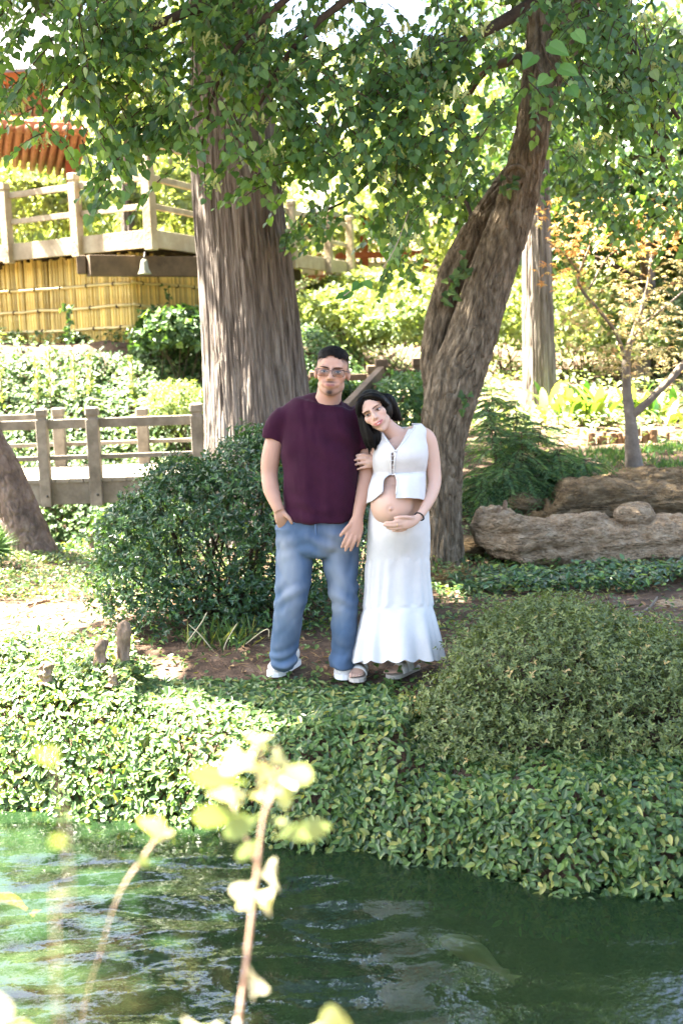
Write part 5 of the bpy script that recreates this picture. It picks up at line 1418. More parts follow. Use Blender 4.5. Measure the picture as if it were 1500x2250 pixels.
# ---------------------------------------------------------------- people
def vcol_mat(name, rough=.58, sub=.12, bump=0, spec=.25, bscale=300):
    m, nt, out = _nt(name); N = nt.nodes.new; L = nt.links.new
    at = N('ShaderNodeAttribute'); at.attribute_name = 'col'
    b = N('ShaderNodeBsdfPrincipled'); b.inputs['Roughness'].default_value = rough; b.inputs['Specular IOR Level'].default_value = spec
    b.inputs['Subsurface Weight'].default_value = sub; b.inputs['Subsurface Radius'].default_value = (.012, .005, .003); b.inputs['Subsurface Scale'].default_value = .4
    L(at.outputs['Color'], b.inputs['Base Color']); L(b.outputs[0], out.inputs[0])
    return m
def cloth_mat(name, stops, scale, rough=.9, bump=.25, bscale=180, stretch=(1, 1, 1), sheen=.15, bstretch=None):
    return surf(name, stops, scale, stretch, rough=rough, bump=bump, bscale=bscale, bstretch=bstretch or (1, 1, 1), bdist=.004, spec=.15, sheen=sheen)
M['skin'] = vcol_mat('skin')
M['shirt'] = cloth_mat('shirt_cloth', [(.3, (.026, .0045, .014)), (.7, (.042, .008, .023))], 7, sheen=.04)
M['denim'] = cloth_mat('denim_cloth', [(.30, (.055, .10, .20)), (.5, (.115, .185, .315)), (.72, (.25, .33, .45))], 4.5, stretch=(1.6, 1.6, .55), bump=.4, bscale=260)
M['denimv'] = vcol_mat('worn_denim', .9, 0, spec=.15)
M['whitecloth'] = cloth_mat('white_cloth', [(.3, (.57, .55, .515)), (.7, (.65, .63, .60))], 8, bump=.35, bscale=150)
M['whitelace'] = cloth_mat('white_lace', [(.3, (.54, .52, .48)), (.7, (.70, .69, .66))], 90, bump=.8, bscale=160)
M['shoe'] = surf('shoe_fabric', [(.3, (.55, .53, .48)), (.7, (.74, .72, .68))], 25, rough=.8, bump=.3, bscale=120)
M['sole'] = surf('shoe_sole', [(.3, (.70, .69, .66)), (.7, (.8, .79, .76))], 12, rough=.6)
M['sandal'] = surf('sandal_leather', [(.3, (.68, .66, .60)), (.7, (.78, .76, .71))], 20, rough=.5)
M['tansole'] = surf('tan_sole', [(.3, (.46, .40, .33)), (.7, (.58, .52, .44))], 20, rough=.8)
M['hair'] = surf('dark_hair', [(.3, (.0012, .001, .001)), (.7, (.0035, .0028, .0025))], 60, (1, 1, .08), rough=.5, bump=.6, bscale=170, bstretch=(1, 1, .05), bdist=.004, spec=.12)
M['shorthair'] = surf('short_hair', [(.3, (.002, .0016, .0014)), (.7, (.008, .006, .005))], 130, spec=.1, rough=.6, bump=.9, bscale=260, bdist=.006)
M['brow'] = surf('brow_hair', [(.3, (.012, .008, .006)), (.7, (.03, .02, .015))], 90, rough=.8)
M['eyewhite'] = surf('eye_white', [(.3, (.55, .52, .50)), (.7, (.62, .60, .58))], 20, rough=.2)
M['iris'] = surf('iris', [(.3, (.02, .011, .007)), (.7, (.035, .02, .012))], 60, rough=.15)
M['teeth'] = surf('teeth', [(.3, (.70, .67, .62)), (.7, (.78, .76, .71))], 20, rough=.25)
M['lipman'] = surf('lip_man', [(.3, (.28, .11, .085)), (.7, (.33, .14, .11))], 60, rough=.5)
M['lipwoman'] = surf('lip_woman', [(.3, (.44, .13, .12)), (.7, (.52, .18, .16))], 60, rough=.4)
M['metal'] = surf('dark_metal', [(.3, (.035, .032, .03)), (.7, (.07, .065, .06))], 20, rough=.35, metallic=.6)
M['gold'] = surf('gold', [(.3, (.6, .42, .16)), (.7, (.75, .55, .25))], 20, rough=.3, metallic=1)
M['black'] = surf('black_band', [(.3, (.012, .011, .012)), (.7, (.025, .022, .022))], 30, rough=.7)
def lens_mat():
    m, nt, out = _nt('tinted_lens'); N = nt.nodes.new; L = nt.links.new
    g = N('ShaderNodeBsdfGlossy'); g.inputs['Roughness'].default_value = .05
    t = N('ShaderNodeBsdfTransparent'); t.inputs[0].default_value = (.66, .56, .48, 1)
    mx = N('ShaderNodeMixShader'); mx.inputs[0].default_value = .05
    L(t.outputs[0], mx.inputs[1]); L(g.outputs[0], mx.inputs[2]); L(mx.outputs[0], out.inputs[0]); return m
M['lens'] = lens_mat()

class Soup:
    def __init__(s): s.V = []; s.F = []; s.n = 0
    def add(s, V, F):
        V = np.asarray(V, float); s.V.append(V); s.F += [[i + s.n for i in f] for f in F]; s.n += len(V)
    def ell(s, c, r, R=None, nu=20, nv=14):
        th, ph = np.meshgrid(np.arange(nu) / nu * 2 * math.pi, np.linspace(.03, math.pi - .03, nv), indexing='ij')
        d = np.stack([np.cos(th) * np.sin(ph), np.sin(th) * np.sin(ph), np.cos(ph)], -1).reshape(-1, 3) * np.asarray(r)
        if R is not None: d = d @ np.asarray(R).T
        i = np.arange(nu * nv).reshape(nu, nv); j = np.roll(i, -1, 0)
        F = np.stack([i[:, :-1], i[:, 1:], j[:, 1:], j[:, :-1]], -1).reshape(-1, 4).tolist() + [list(i[:, 0]), list(i[::-1, -1])]
        s.add(np.asarray(c) + d, F)
    def tube(s, pts, rad, n=12, m=None):
        c = np.c_[np.asarray(pts, float), np.broadcast_to(np.asarray(rad, float), (len(pts),))]
        c = spline(c, m or len(pts) * 4)
        V, F = tube_geo(c[:, :3], np.maximum(c[:, 3], .001), n); s.add(V, F)
        s.ell(c[0, :3], [c[0, 3]] * 3, None, 12, 8); s.ell(c[-1, :3], [c[-1, 3]] * 3, None, 12, 8)
    def etube(s, rows, n=28, m=None, ex=1.0, lat=None):
        """rows: x,y,z,half width,half depth"""
        c = spline(np.asarray(rows, float), m or len(rows) * 5); p = c[:, :3]
        t = nrm(np.gradient(p, axis=0))
        W = nrm(np.cross(t, [0, 1.0, 0])) if lat is None else np.repeat(nrm(lat)[None], len(p), 0)
        W = nrm(W - (W * t).sum(1, keepdims=True) * t); D = np.cross(W, t)
        th = np.arange(n) / n * 2 * math.pi
        a = np.sign(np.cos(th)) * np.abs(np.cos(th)) ** ex; b = np.sign(np.sin(th)) * np.abs(np.sin(th)) ** ex
        V = p[:, None] + c[:, 3][:, None, None] * a[None, :, None] * W[:, None] + c[:, 4][:, None, None] * b[None, :, None] * D[:, None]
        F = []
        for i in range(len(p) - 1):
            for j in range(n):
                k = (j + 1) % n; F.append([i * n + j, i * n + k, (i + 1) * n + k, (i + 1) * n + j])
        F.append(list(range(n))[::-1]); F.append([(len(p) - 1) * n + j for j in range(n)])
        s.add(V.reshape(-1, 3), F)
    def remesh(s, vox, smooth=2, lam=.5):
        me = bpy.data.meshes.new('tmp'); me.from_pydata([tuple(v) for v in np.concatenate(s.V)], [], s.F); me.update()
        o = bpy.data.objects.new('tmp', me); COL.objects.link(o)
        md = o.modifiers.new('r', 'REMESH'); md.mode = 'VOXEL'; md.voxel_size = vox; md.adaptivity = 0
        dg = bpy.context.evaluated_depsgraph_get(); dg.update(); ev = o.evaluated_get(dg); m2 = ev.to_mesh()
        V = np.empty(len(m2.vertices) * 3, np.float32); m2.vertices.foreach_get('co', V); V = V.reshape(-1, 3).astype(float)
        lt = np.empty(len(m2.polygons), np.int32); m2.polygons.foreach_get('loop_total', lt)
        li = np.empty(len(m2.loops), np.int32); m2.loops.foreach_get('vertex_index', li)
        ed = np.empty(len(m2.edges) * 2, np.int32); m2.edges.foreach_get('vertices', ed); ed = ed.reshape(-1, 2)
        ev.to_mesh_clear(); bpy.data.objects.remove(o); bpy.data.meshes.remove(me)
        ls = np.concatenate([[0], np.cumsum(lt)[:-1]])
        F = []
        q = li[(ls[lt == 4][:, None] + np.arange(4))]; F.append(q)
        if (lt == 3).any(): F.append(li[(ls[lt == 3][:, None] + np.arange(3))])
        V = lap(V, ed, smooth, lam)
        return V, F, ed
def lap(V, ed, it, lam):
    n = len(V); deg = np.bincount(ed.ravel(), minlength=n).astype(float)
    for _ in range(it):
        A = np.stack([np.bincount(ed[:, 0], V[ed[:, 1], k], n) + np.bincount(ed[:, 1], V[ed[:, 0], k], n) for k in range(3)], 1) / np.maximum(deg, 1)[:, None]
        V = V + lam * (A - V)
    return V
def vnormals(V, F):
    N = np.zeros_like(V)
    for f in F:
        a = np.cross(V[f[:, 2]] - V[f[:, 0]], V[f[:, -1]] - V[f[:, 1]] if f.shape[1] == 4 else V[f[:, 1]] - V[f[:, 0]])
        if f.shape[1] == 3: a = -a
        for k in range(f.shape[1]):
            for c in range(3): N[:, c] += np.bincount(f[:, k], a[:, c], len(V))
    return nrm(N)
def rows_px(rows):
    """(px, py, Y, half width px, depth ratio) -> x,y,z,hw,hd"""
    out = []
    for (x, y, Y, w, r) in rows:
        q = P(x, y, Y); k = (q - _O) @ _fw / FPX
        out.append([*q, w * k, w * k * r])
    return out
def tpx(soup, rows, n=12, m=None):
    """round tube given (px, py, Y, radius px)"""
    c = []
    for (x, y, Y, w) in rows:
        q = P(x, y, Y); c.append([*q, w * ((q - _O) @ _fw) / FPX])
    c = np.array(c); soup.tube(c[:, :3], c[:, 3], n, m)
def rotm(roll, yaw, pitch):
    """head frame: roll>0 leans the crown to +x, yaw>0 turns the face to +x, pitch>0 raises the chin"""
    cr, sr = math.cos(roll), math.sin(roll); Rr = np.array([[cr, 0, sr], [0, 1, 0], [-sr, 0, cr]])
    cw, sw = math.cos(yaw), math.sin(yaw); Rw = np.array([[cw, -sw, 0], [sw, cw, 0], [0, 0, 1]])
    cp, sp = math.cos(-pitch), math.sin(-pitch); Rp = np.array([[1, 0, 0], [0, cp, -sp], [0, sp, cp]])
    return Rr @ Rw @ Rp
def head_soup(S, c, R, fem=False, k=1.0):
    sx = np.array([1.0 if fem else 1.09, 1, 1])
    T = lambda p: np.asarray(c) + R @ (np.asarray(p, float) * sx * k)
    E = lambda p, r, Q=None: S.ell(T(p), np.asarray(r) * sx * k, R if Q is None else R @ Q)
    E((0, .012, .040), (.074, .094, .082)); E((0, .025, .01), (.068, .078, .085)); E((0, -.03, .045), (.060, .056, .055))
    E((0, -.022, -.045), (.058 if not fem else .052, .062, .070)); E((0, -.048, -.03), (.050 if not fem else .047, .048, .060))
    E((0, -.068, -.098), (.026 if not fem else .019, .022, .020)); E((0, -.045, -.085), (.042 if not fem else .033, .040, .032))
    for s in (-1, 1):
        E((s * .040, -.056, -.018), (.026, .032, .030)); E((s * .030, -.078, .030), (.030, .014, .010))
        E((s * .076, .016, -.004), (.009, .020, .031)); E((s * .012, -.100, -.030), (.0095, .010, .0085))
        E((s * .040, -.006, -.060), (.022 if not fem else .016, .036, .034))
        E((s * .024, -.070, -.050), (.022, .022, .026))
    S.tube([T((0, -.088, .022)), T((0, -.099, .0)), T((0, -.114, -.026))], np.array([.0085, .009, .0125]) * k)
    E((0, -.086, -.060), (.028, .016, .022))
    E((0, -.099, -.0575), (.021, .0085, .0055)); E((0, -.097, -.0695), (.019, .0085, .0070))
    return T
def paint_head(V, c, R, k, skin, fem=False):
    L = (V - np.asarray(c)) @ R / k / np.array([1.0 if fem else 1.09, 1, 1])
    col = np.tile(np.array(skin, float), (len(V), 1))
    hd = np.linalg.norm(L, axis=1) < .17
    def mix(m, cc):
        nonlocal col
        m = np.clip(m, 0, 1)[:, None] * hd[:, None]; col = col * (1 - m) + np.array(cc) * m
    g = lambda p, r: np.exp(-(((L - np.array(p)) / np.array(r)) ** 2).sum(1))
    front = (L[:, 1] < -.05)
    for s in (-1, 1):
        mix(.22 * g((s * .043, -.08, -.03), (.022, .04, .02)), (.62, .25, .18))
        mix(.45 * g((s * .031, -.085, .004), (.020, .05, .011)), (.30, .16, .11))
    mix((.9 if fem else .45) * front * g((0, -.1, -.0635), (.021 if not fem else .024, .03, .0095)) * 1.1, (.42, .14, .115) if not fem else (.50, .13, .12))
    mix(.9 * front * (np.abs(L[:, 2] + .0635) < .0022) * (np.abs(L[:, 0]) < .021), (.18, .05, .04))
    if not fem:
        st = front * (g((0, -.1, -.047), (.026, .05, .006)) * .85 + g((0, -.09, -.098), (.020, .05, .018)) * .8 + .25 * g((0, -.05, -.10), (.05, .06, .022)))
        mix(st * 1.15, (.035, .02, .014))
        sd = sstep(.03, .07, L[:, 2]) * (L[:, 1] > -.055 - .3 * (L[:, 2] - .04)) + (np.abs(L[:, 0]) > .06) * (L[:, 1] > -.02) * sstep(-.005, .035, L[:, 2])
        bk = (L[:, 1] > .055) * sstep(-.05, .0, L[:, 2])
        mix(.72 * np.clip(sd + bk, 0, 1) * (np.abs(L[:, 0]) < .079), (.02, .014, .011))
    return col
def soften_head(V, ed, c, R, k):
    L = (V - np.asarray(c)) @ R / k
    m = (np.linalg.norm(L - [0, -.01, -.01], axis=1) < .145).astype(float)
    g = lambda p, r: np.exp(-(((L - np.array(p)) / np.array(r)) ** 2).sum(1))
    m *= 1 - np.clip(.75 * g((0, -.11, -.02), (.02, .03, .03)) + .6 * g((0, -.1, -.064), (.025, .03, .012)) + g((.08, .015, 0), (.02, .04, .04)) + g((-.08, .015, 0), (.02, .04, .04)), 0, 1)
    return V + m[:, None] * (lap(V, ed, 9, .5) - V)
def lips(parent, T, k, fem):
    u = np.linspace(-1, 1, 13); w = .0275 if fem else .0235; cu = .0085 if fem else .0058
    col = 'lipwoman' if fem else 'lipman'
    op = .0042 if fem else .0012
    r0 = np.interp(np.abs(u), [0, .5, 1], [.0040, .0040, .0014]) * k
    MB().tube(np.array([T((w * v, -.1075 + .017 * v * v, -.0615 + op * (1 - v * v) + cu * v * v - .0012 * np.exp(-(v / .12) ** 2))) for v in u]), r0 * (.75 if fem else .7), 8).build('lip', M[col], parent)
    MB().tube(np.array([T((w * v, -.1065 + .017 * v * v, -.0640 - op * (1 - v * v) * 1.3 + cu * v * v)) for v in u]), r0 * (1.0 if fem else .95), 8).build('lip', M[col], parent)
    if fem:
        tv = np.array([T((w * .86 * v, -.1058 + .0165 * v * v, -.0625 + cu * v * v * .8 + zz * (1 - v * v * .9))) for v in u for zz in (.0046, -.0058)])
        mesh_obj('teeth', tv, [[2 * i, 2 * i + 2, 2 * i + 3, 2 * i + 1] for i in range(12)], M['teeth'], parent)
def push_eyes(V, c, R, k, d=.009):
    L = (V - np.asarray(c)) @ R / k
    for s in (-1, 1):
        w = np.exp(-(((L - np.array([s * .0315, -.088, .004])) / np.array([.018, .03, .0105])) ** 2).sum(1))
        V = V + (w * d * k)[:, None] * (R @ np.array([0, 1.0, 0]))
    return V
def eyes(parent, T, R, k, ysurf, squint=1.0, fem=False):
    """almond eye with iris, upper lid line and brow; all set on the face"""
    for s in (-1, 1):
        th = np.linspace(0, 2 * math.pi, 25)[:-1]
        pts = []
        for a in th:
            x = .0145 * math.cos(a); z = .0064 * squint * math.sin(a) * (1 - .25 * math.cos(a) * -s)
            pts.append((s * .0315 + x, ysurf + .010 * (x / .0145) ** 2 + .002, .004 + z))
        pts = np.array([T(p) for p in pts]); cen = T((s * .0315, ysurf - .0015, .004))
        V = np.vstack([pts, cen]); F = [[i, (i + 1) % 24, 24] for i in range(24)]
        e = mesh_obj('eye', V, F, M['eyewhite'], parent)
        pts = np.array([T((s * .0315 + .0062 * math.cos(a), ysurf - .0030, .0045 + min(.0062 * math.sin(a), .0045 * squint))) for a in th]); cen = T((s * .0315, ysurf - .0042, .0042))
        mesh_obj('iris', np.vstack([pts, cen]), F, M['iris'], e)
        u = np.linspace(-1, 1, 9)
        MB().tube(np.array([T((s * .0315 + .0165 * v, ysurf - .0025 + .011 * v * v, .004 + .0075 * squint * (1 - v * v) + .0012 * v * s)) for v in u]), .0017 * k if fem else .0013 * k, 6).build('lash_line', M['brow'], e)
        MB().tube(np.array([T((s * (.0315 + .021 * v), ysurf - .0085 + .012 * max(0, v) ** 2 + .002 * v, .0215 + .0035 * (1 - (v - .2) ** 2))) for v in u]), np.array([.0020, .0026, .0028, .0028, .0026, .0024, .002, .0016, .001]) * (1.0 if not fem else .75) * k, 7).build('eyebrow', M['brow'], parent)

# ======================= the man
MY = 6.03
man = thing('person', 'man in a maroon t-shirt and blue jeans, one hand in his pocket', 'person', (P(690, 1480, MY)[0], MY, 0), 'couple')
SKM = (.47, .27, .185)
S = Soup()
mh_c = P(729.5, 820, 5.98); MR = rotm(math.radians(6), math.radians(-4), math.radians(3)); MK = 1.04
MT = head_soup(S, mh_c, MR, False, MK)
S.etube(rows_px([(727, 845, 6.03, 27, 1.05), (722, 872, 6.04, 28, 1.0), (718, 893, 6.05, 33, .95), (716, 915, 6.05, 46, .7)]))
S.etube(rows_px([(716, 893, 6.06, 55, .6), (712, 915, 6.06, 88, .52), (708, 960, 6.05, 84, .60), (705, 1040, 6.04, 74, .72), (703, 1120, 6.04, 74, .72), (698, 1180, 6.05, 78, .66), (698, 1200, 6.05, 60, .7)]))
LA = [(646, 925, 6.06, 20, 1), (612, 948, 6.06, 20, 1), (596, 1000, 6.05, 21, 1), (592, 1042, 6.04, 18.5, 1), (596, 1075, 6.0, 18, 1), (606, 1105, 5.96, 14, .95), (614, 1124, 5.94, 12, .9)]
S.etube(rows_px(LA), n=20)
RA = [(770, 925, 6.06, 20, 1), (799, 950, 6.06, 20, 1), (806, 1000, 6.04, 20, 1), (804, 1045, 6.02, 18, 1), (799, 1080, 5.97, 17, 1), (790, 1115, 5.92, 13.5, .95), (785, 1140, 5.89, 12.5, .85)]
S.etube(rows_px(RA), n=20)
# hand by the thigh
S.etube(rows_px([(785, 1138, 5.89, 12.5, .8), (782, 1152, 5.88, 17, .55), (779, 1168, 5.87, 18.5, .48), (776, 1177, 5.865, 15, .5)]), n=18)
for f in ([(768, 1165, 5.862, 4.6), (761, 1180, 5.85, 4.4), (755, 1192, 5.852, 4.1), (751, 1202, 5.86, 3.6)],
          [(776, 1170, 5.86, 4.7), (769, 1187, 5.845, 4.5), (763, 1199, 5.85, 4.2), (759, 1209, 5.858, 3.6)],
          [(784, 1172, 5.862, 4.6), (779, 1188, 5.848, 4.3), (774, 1200, 5.852, 4.0), (770, 1209, 5.86, 3.5)],
          [(792, 1168, 5.868, 4.2), (790, 1182, 5.858, 3.9), (787, 1192, 5.862, 3.6), (785, 1200, 5.868, 3.2)],
          [(772, 1150, 5.872, 5.6), (763, 1159, 5.858, 5.0), (755, 1168, 5.855, 4.6), (748, 1177, 5.858, 3.8)]):
    tpx(S, f, 10)
# hand in the pocket: thumb out, fingers inside
S.etube(rows_px([(613, 1122, 5.95, 12.5, .8), (618, 1136, 5.95, 16, .5), (624, 1150, 5.97, 16, .45), (630, 1166, 6.0, 14, .5)]), n=18)
for f in ([(624, 1160, 6.0, 4.4), (630, 1176, 6.02, 4.2), (634, 1188, 6.03, 3.8)], [(631, 1160, 6.0, 4.5), (638, 1178, 6.02, 4.3), (642, 1190, 6.03, 3.8)], [(638, 1158, 6.0, 4.4), (645, 1176, 6.02, 4.2), (649, 1188, 6.03, 3.8)], [(620, 1156, 6.0, 4.0), (623, 1168, 6.02, 3.8), (625, 1178, 6.03, 3.4)],
          [(620, 1124, 5.945, 5.4), (629, 1132, 5.93, 5.0), (636, 1140, 5.925, 4.6), (641, 1149, 5.93, 3.8)]):
    tpx(S, f, 10)
JL = [(652, 1160, 6.04, 47, 1.0), (648, 1225, 6.03, 43, 1.05), (643, 1280, 6.01, 39, 1.05), (636, 1330, 6.0, 34, 1.1), (629, 1380, 6.02, 31, 1.15), (622, 1430, 6.04, 30, 1.2), (622, 1450, 6.05, 30, 1.2), (626, 1464, 6.06, 27, 1.15)]
JR = [(742, 1160, 6.04, 47, 1.0), (746, 1225, 6.03, 42, 1.05), (753, 1280, 6.01, 36, 1.1), (757, 1330, 6.0, 31, 1.15), (757, 1380, 6.01, 29, 1.2), (754, 1430, 6.03, 27, 1.3), (751, 1452, 6.02, 27.5, 1.35), (750, 1462, 6.02, 27, 1.35)]
for J in (JL, JR):
    S.etube([[*r[:3], r[3] * .72, r[4] * .72] for r in rows_px(J[:-1])], n=20)
V, F, ed = S.remesh(.0047, 2)
V = soften_head(V, ed, mh_c, MR, MK)
V = push_eyes(V, mh_c, MR, MK)
N_ = vnormals(V, F)
V = V + N_ * (.0008 * fbm(V * 60, 2))[:, None]
col = paint_head(V, mh_c, MR, MK, SKM)
col = col * (1 + .06 * fbm(V * 14, 3))[:, None]
mesh_obj('body', V, F, M['skin'], man, attrs={'col': np.clip(col, 0, 1)})
eyes(man, MT, MR, MK, -.0855, .62)
lips(man, MT, MK, False)
# short hair
def hair_cap(name, T, c, R, k, rad, cen, line, mat, parent, rough, thick=None, nu=90, nv=60, freq=90):
    th, ph = np.meshgrid(np.arange(nu) / nu * 2 * math.pi, np.linspace(.001, 2.2, nv), indexing='ij')
    d = np.stack([np.cos(th) * np.sin(ph), np.sin(th) * np.sin(ph), np.cos(ph)], -1)
    Lp = np.asarray(cen) + d * np.asarray(rad)
    Lp = Lp + d * (rough * fbm(Lp * freq, 2))[..., None]
    keep = line(Lp)
    if thick is not None: Lp = Lp + d * thick(Lp)[..., None]
    V = np.asarray(c) + (Lp.reshape(-1, 3) * k) @ R.T
    i = np.arange(nu * nv).reshape(nu, nv); j = np.roll(i, -1, 0); kj = np.roll(keep, -1, 0)
    m = keep[:, :-1] & keep[:, 1:] & kj[:, :-1] & kj[:, 1:]
    F = np.stack([i[:, :-1], i[:, 1:], j[:, 1:], j[:, :-1]], -1)[m]
    o = mesh_obj(name, V, [F], mat, parent)
    return o
def man_line(L):
    a = np.abs(L[..., 0]); nz = .004 * vnoise(L * 160)
    return (L[..., 2] > .068 + nz - .026 * sstep(-.04, .02, L[..., 1])) & ((L[..., 1] > -.074 + nz) | (L[..., 2] > .082))
hair_cap('hair', MT, mh_c, MR, MK, (.0815, .096, .0835), (0, .010, .040), man_line, M['shorthair'], man, .0022, nu=180, nv=120,  thick=lambda L: -.0015 + .0155 * sstep(.055, .10, L[..., 2]))
# glasses
gl = None
def rim(s, w=.0285, h=.0165, n=28):
    out = []
    for a in np.arange(n) / n * 2 * math.pi:
        x = np.sign(math.cos(a)) * abs(math.cos(a)) ** .55 * w; z = np.sign(math.sin(a)) * abs(math.sin(a)) ** .6 * h
        out.append((s * .034 + x, -.108 + .006 * (abs(s * .034 + x) / .06) ** 2, -.002 + z - (.002 if z < 0 else 0)))
    return out
frame = MB()
for s in (-1, 1):
    p = rim(s); q = np.array([MT(v) for v in p + p[:1]]); frame.tube(q, .0012, 6, False)
    up_r = np.array([MT((s * .034 + v * .0285, -.1085 + .006 * (abs(s * .034 + v * .0285) / .06) ** 2, .0142)) for v in np.linspace(-1, 1, 8)]); frame.tube(up_r, .0019, 6)
    frame.tube(np.array([MT((s * .0625, -.101, .010)), MT((s * .077, -.085, .010)), MT((s * .0805, .0, .008)), MT((s * .079, .022, -.004))]), .0016, 6)
frame.tube(np.array([MT((-.0075, -.1085, .006)), MT((0, -.111, .009)), MT((.0075, -.1085, .006))]), .0014, 6)
gl = frame.build('glasses', M['metal'], man)
for s in (-1, 1):
    p = rim(s); V = np.array([MT(v) for v in p]); cc = MT((s * .034, -.109, -.002))
    mesh_obj('lens', np.vstack([V, cc]), [[i, (i + 1) % len(p), len(p)] for i in range(len(p))], M['lens'], gl)
# t-shirt
S = Soup()
S.etube(rows_px([(717, 874, 6.055, 34, .85), (715, 882, 6.06, 56, .62), (713, 892, 6.06, 80, .53), (711, 910, 6.06, 95, .5), (709, 935, 6.05, 96, .53), (707, 975, 6.04, 90, .62), (705, 1030, 6.03, 84, .72), (704, 1085, 6.03, 82, .76), (703, 1125, 6.03, 82.5, .76), (703, 1143, 6.03, 82, .76)]), n=48)
S.etube([[*r[:3], r[3], r[4]] for r in rows_px([(648, 905, 6.06, 20, 1.2), (622, 918, 6.06, 26, 1.15), (607, 945, 6.06, 26, 1.15), (598, 968, 6.055, 23.5, 1.2)])], n=28)
S.etube([[*r[:3], r[3], r[4]] for r in rows_px([(770, 903, 6.06, 20, 1.2), (792, 918, 6.06, 26, 1.15), (801, 955, 6.05, 26, 1.1), (805, 988, 6.04, 24, 1.1)])], n=28)
V, F, ed = S.remesh(.0075, 4)
N_ = vnormals(V, F)
vx = V[:, 0] - man.location[0]; vz = V[:, 2]
fold = .011 * fbm(np.c_[vx * 12 + 1.2 * vz, V[:, 1] * 7, vz * 3.0], 3) + .007 * sstep(1.10, .84, vz) * np.sin(vz * 58 + 7 * fbm(np.c_[vx * 5, V[:, 1] * 5, vz * 4], 2) + vx * 14) * (.5 + .6 * vnoise(V * 6))
fold += .006 * np.sin((vx * .8 + vz) * 34 + 2 * fbm(V * 5, 2)) * np.exp(-((vx - .2) / .14) ** 2 - ((vz - 1.28) / .12) ** 2)
fold += .006 * np.sin((-vx * .8 + vz) * 34 + 2 * fbm(V * 5, 2)) * np.exp(-((vx + .17) / .12) ** 2 - ((vz - 1.28) / .12) ** 2)
V = V + N_ * fold[:, None] * 1.7
sh = mesh_obj('t_shirt', V, F, M['shirt'], man)
nk = P(718, 884, 6.05); a = np.linspace(0, 2 * math.pi, 33)
MB().tube(np.array([nk + [.074 * math.cos(t), .07 * math.sin(t) - .005, .036 * math.sin(t) + .004 - .012 * (math.sin(t) < -.5)] for t in a]), .0075, 8, False).build('collar', M['shirt'], sh)
# jeans
S = Soup()
S.etube(rows_px([(703, 1122, 6.035, 77, .70), (698, 1150, 6.04, 87, .66), (696, 1180, 6.04, 90, .66), (696, 1200, 6.04, 84, .68), (697, 1215, 6.04, 62, .8), (697, 1222, 6.04, 40, 1.0)]), n=44)
for J in (JL, JR): S.etube(rows_px(J), n=32)
V, F, ed = S.remesh(.0075, 3)
N_ = vnormals(V, F); vx = V[:, 0] - man.location[0]; vz = V[:, 2]
fy = V[:, 1]
fold = .009 * fbm(np.c_[vx * 9 + vz * 3, fy * 7, vz * 6 - vx * 4], 3) - .0016 * np.exp(-(vnoise(np.c_[vx * 13 + vz * 4, fy * 9, vz * 7 - vx * 9] + 3) / .16) ** 2)
leg = np.sign(vx - .01); lx = vx - .01
fold += .007 * sstep(.26, .06, vz) * (np.sin(vz * 70 + lx * 26 * leg + 6 * fbm(np.c_[vx * 5, fy * 5, vz * 4], 2)) * (.5 + .5 * vnoise(np.c_[vx * 7, fy * 7, vz * 9])))
fold += .005 * np.exp(-((vz - .47) / .10) ** 2) * np.sin(vz * 55 + lx * leg * 40 + 7 * fbm(V * 4, 2)) * (.5 + .5 * vnoise(V * 8 + 3))
fold += .005 * np.exp(-((vz - .76) / .07) ** 2) * np.sin(vz * 75 + 22 * np.abs(lx) + 5 * fbm(V * 5, 2)) * (.5 + .5 * vnoise(V * 7))
V = V + N_ * fold[:, None] * 1.5
fade = np.exp(-((np.abs(lx) - .125) / .055) ** 2) * sstep(.25, .42, vz) * sstep(.86, .70, vz) * (fy < 6.02) * (.75 + .5 * fbm(np.c_[vx * 8, fy * 8, vz * 5], 3))
fade = np.clip(fade * .85 + .22 * fbm(np.c_[vx * 20, fy * 20, vz * 9], 3) + .25 * np.clip(fold / .01, -1, 1), 0, 1)
base = np.array([.075, .118, .185]); fd = np.array([.30, .325, .35])
jc = base * (1 + .35 * fbm(V * 9, 3))[:, None] * (1 - fade[:, None]) + fd * fade[:, None]
je = mesh_obj('jeans', V, F, M['denimv'], man, attrs={'col': np.clip(jc, .02, 1)})
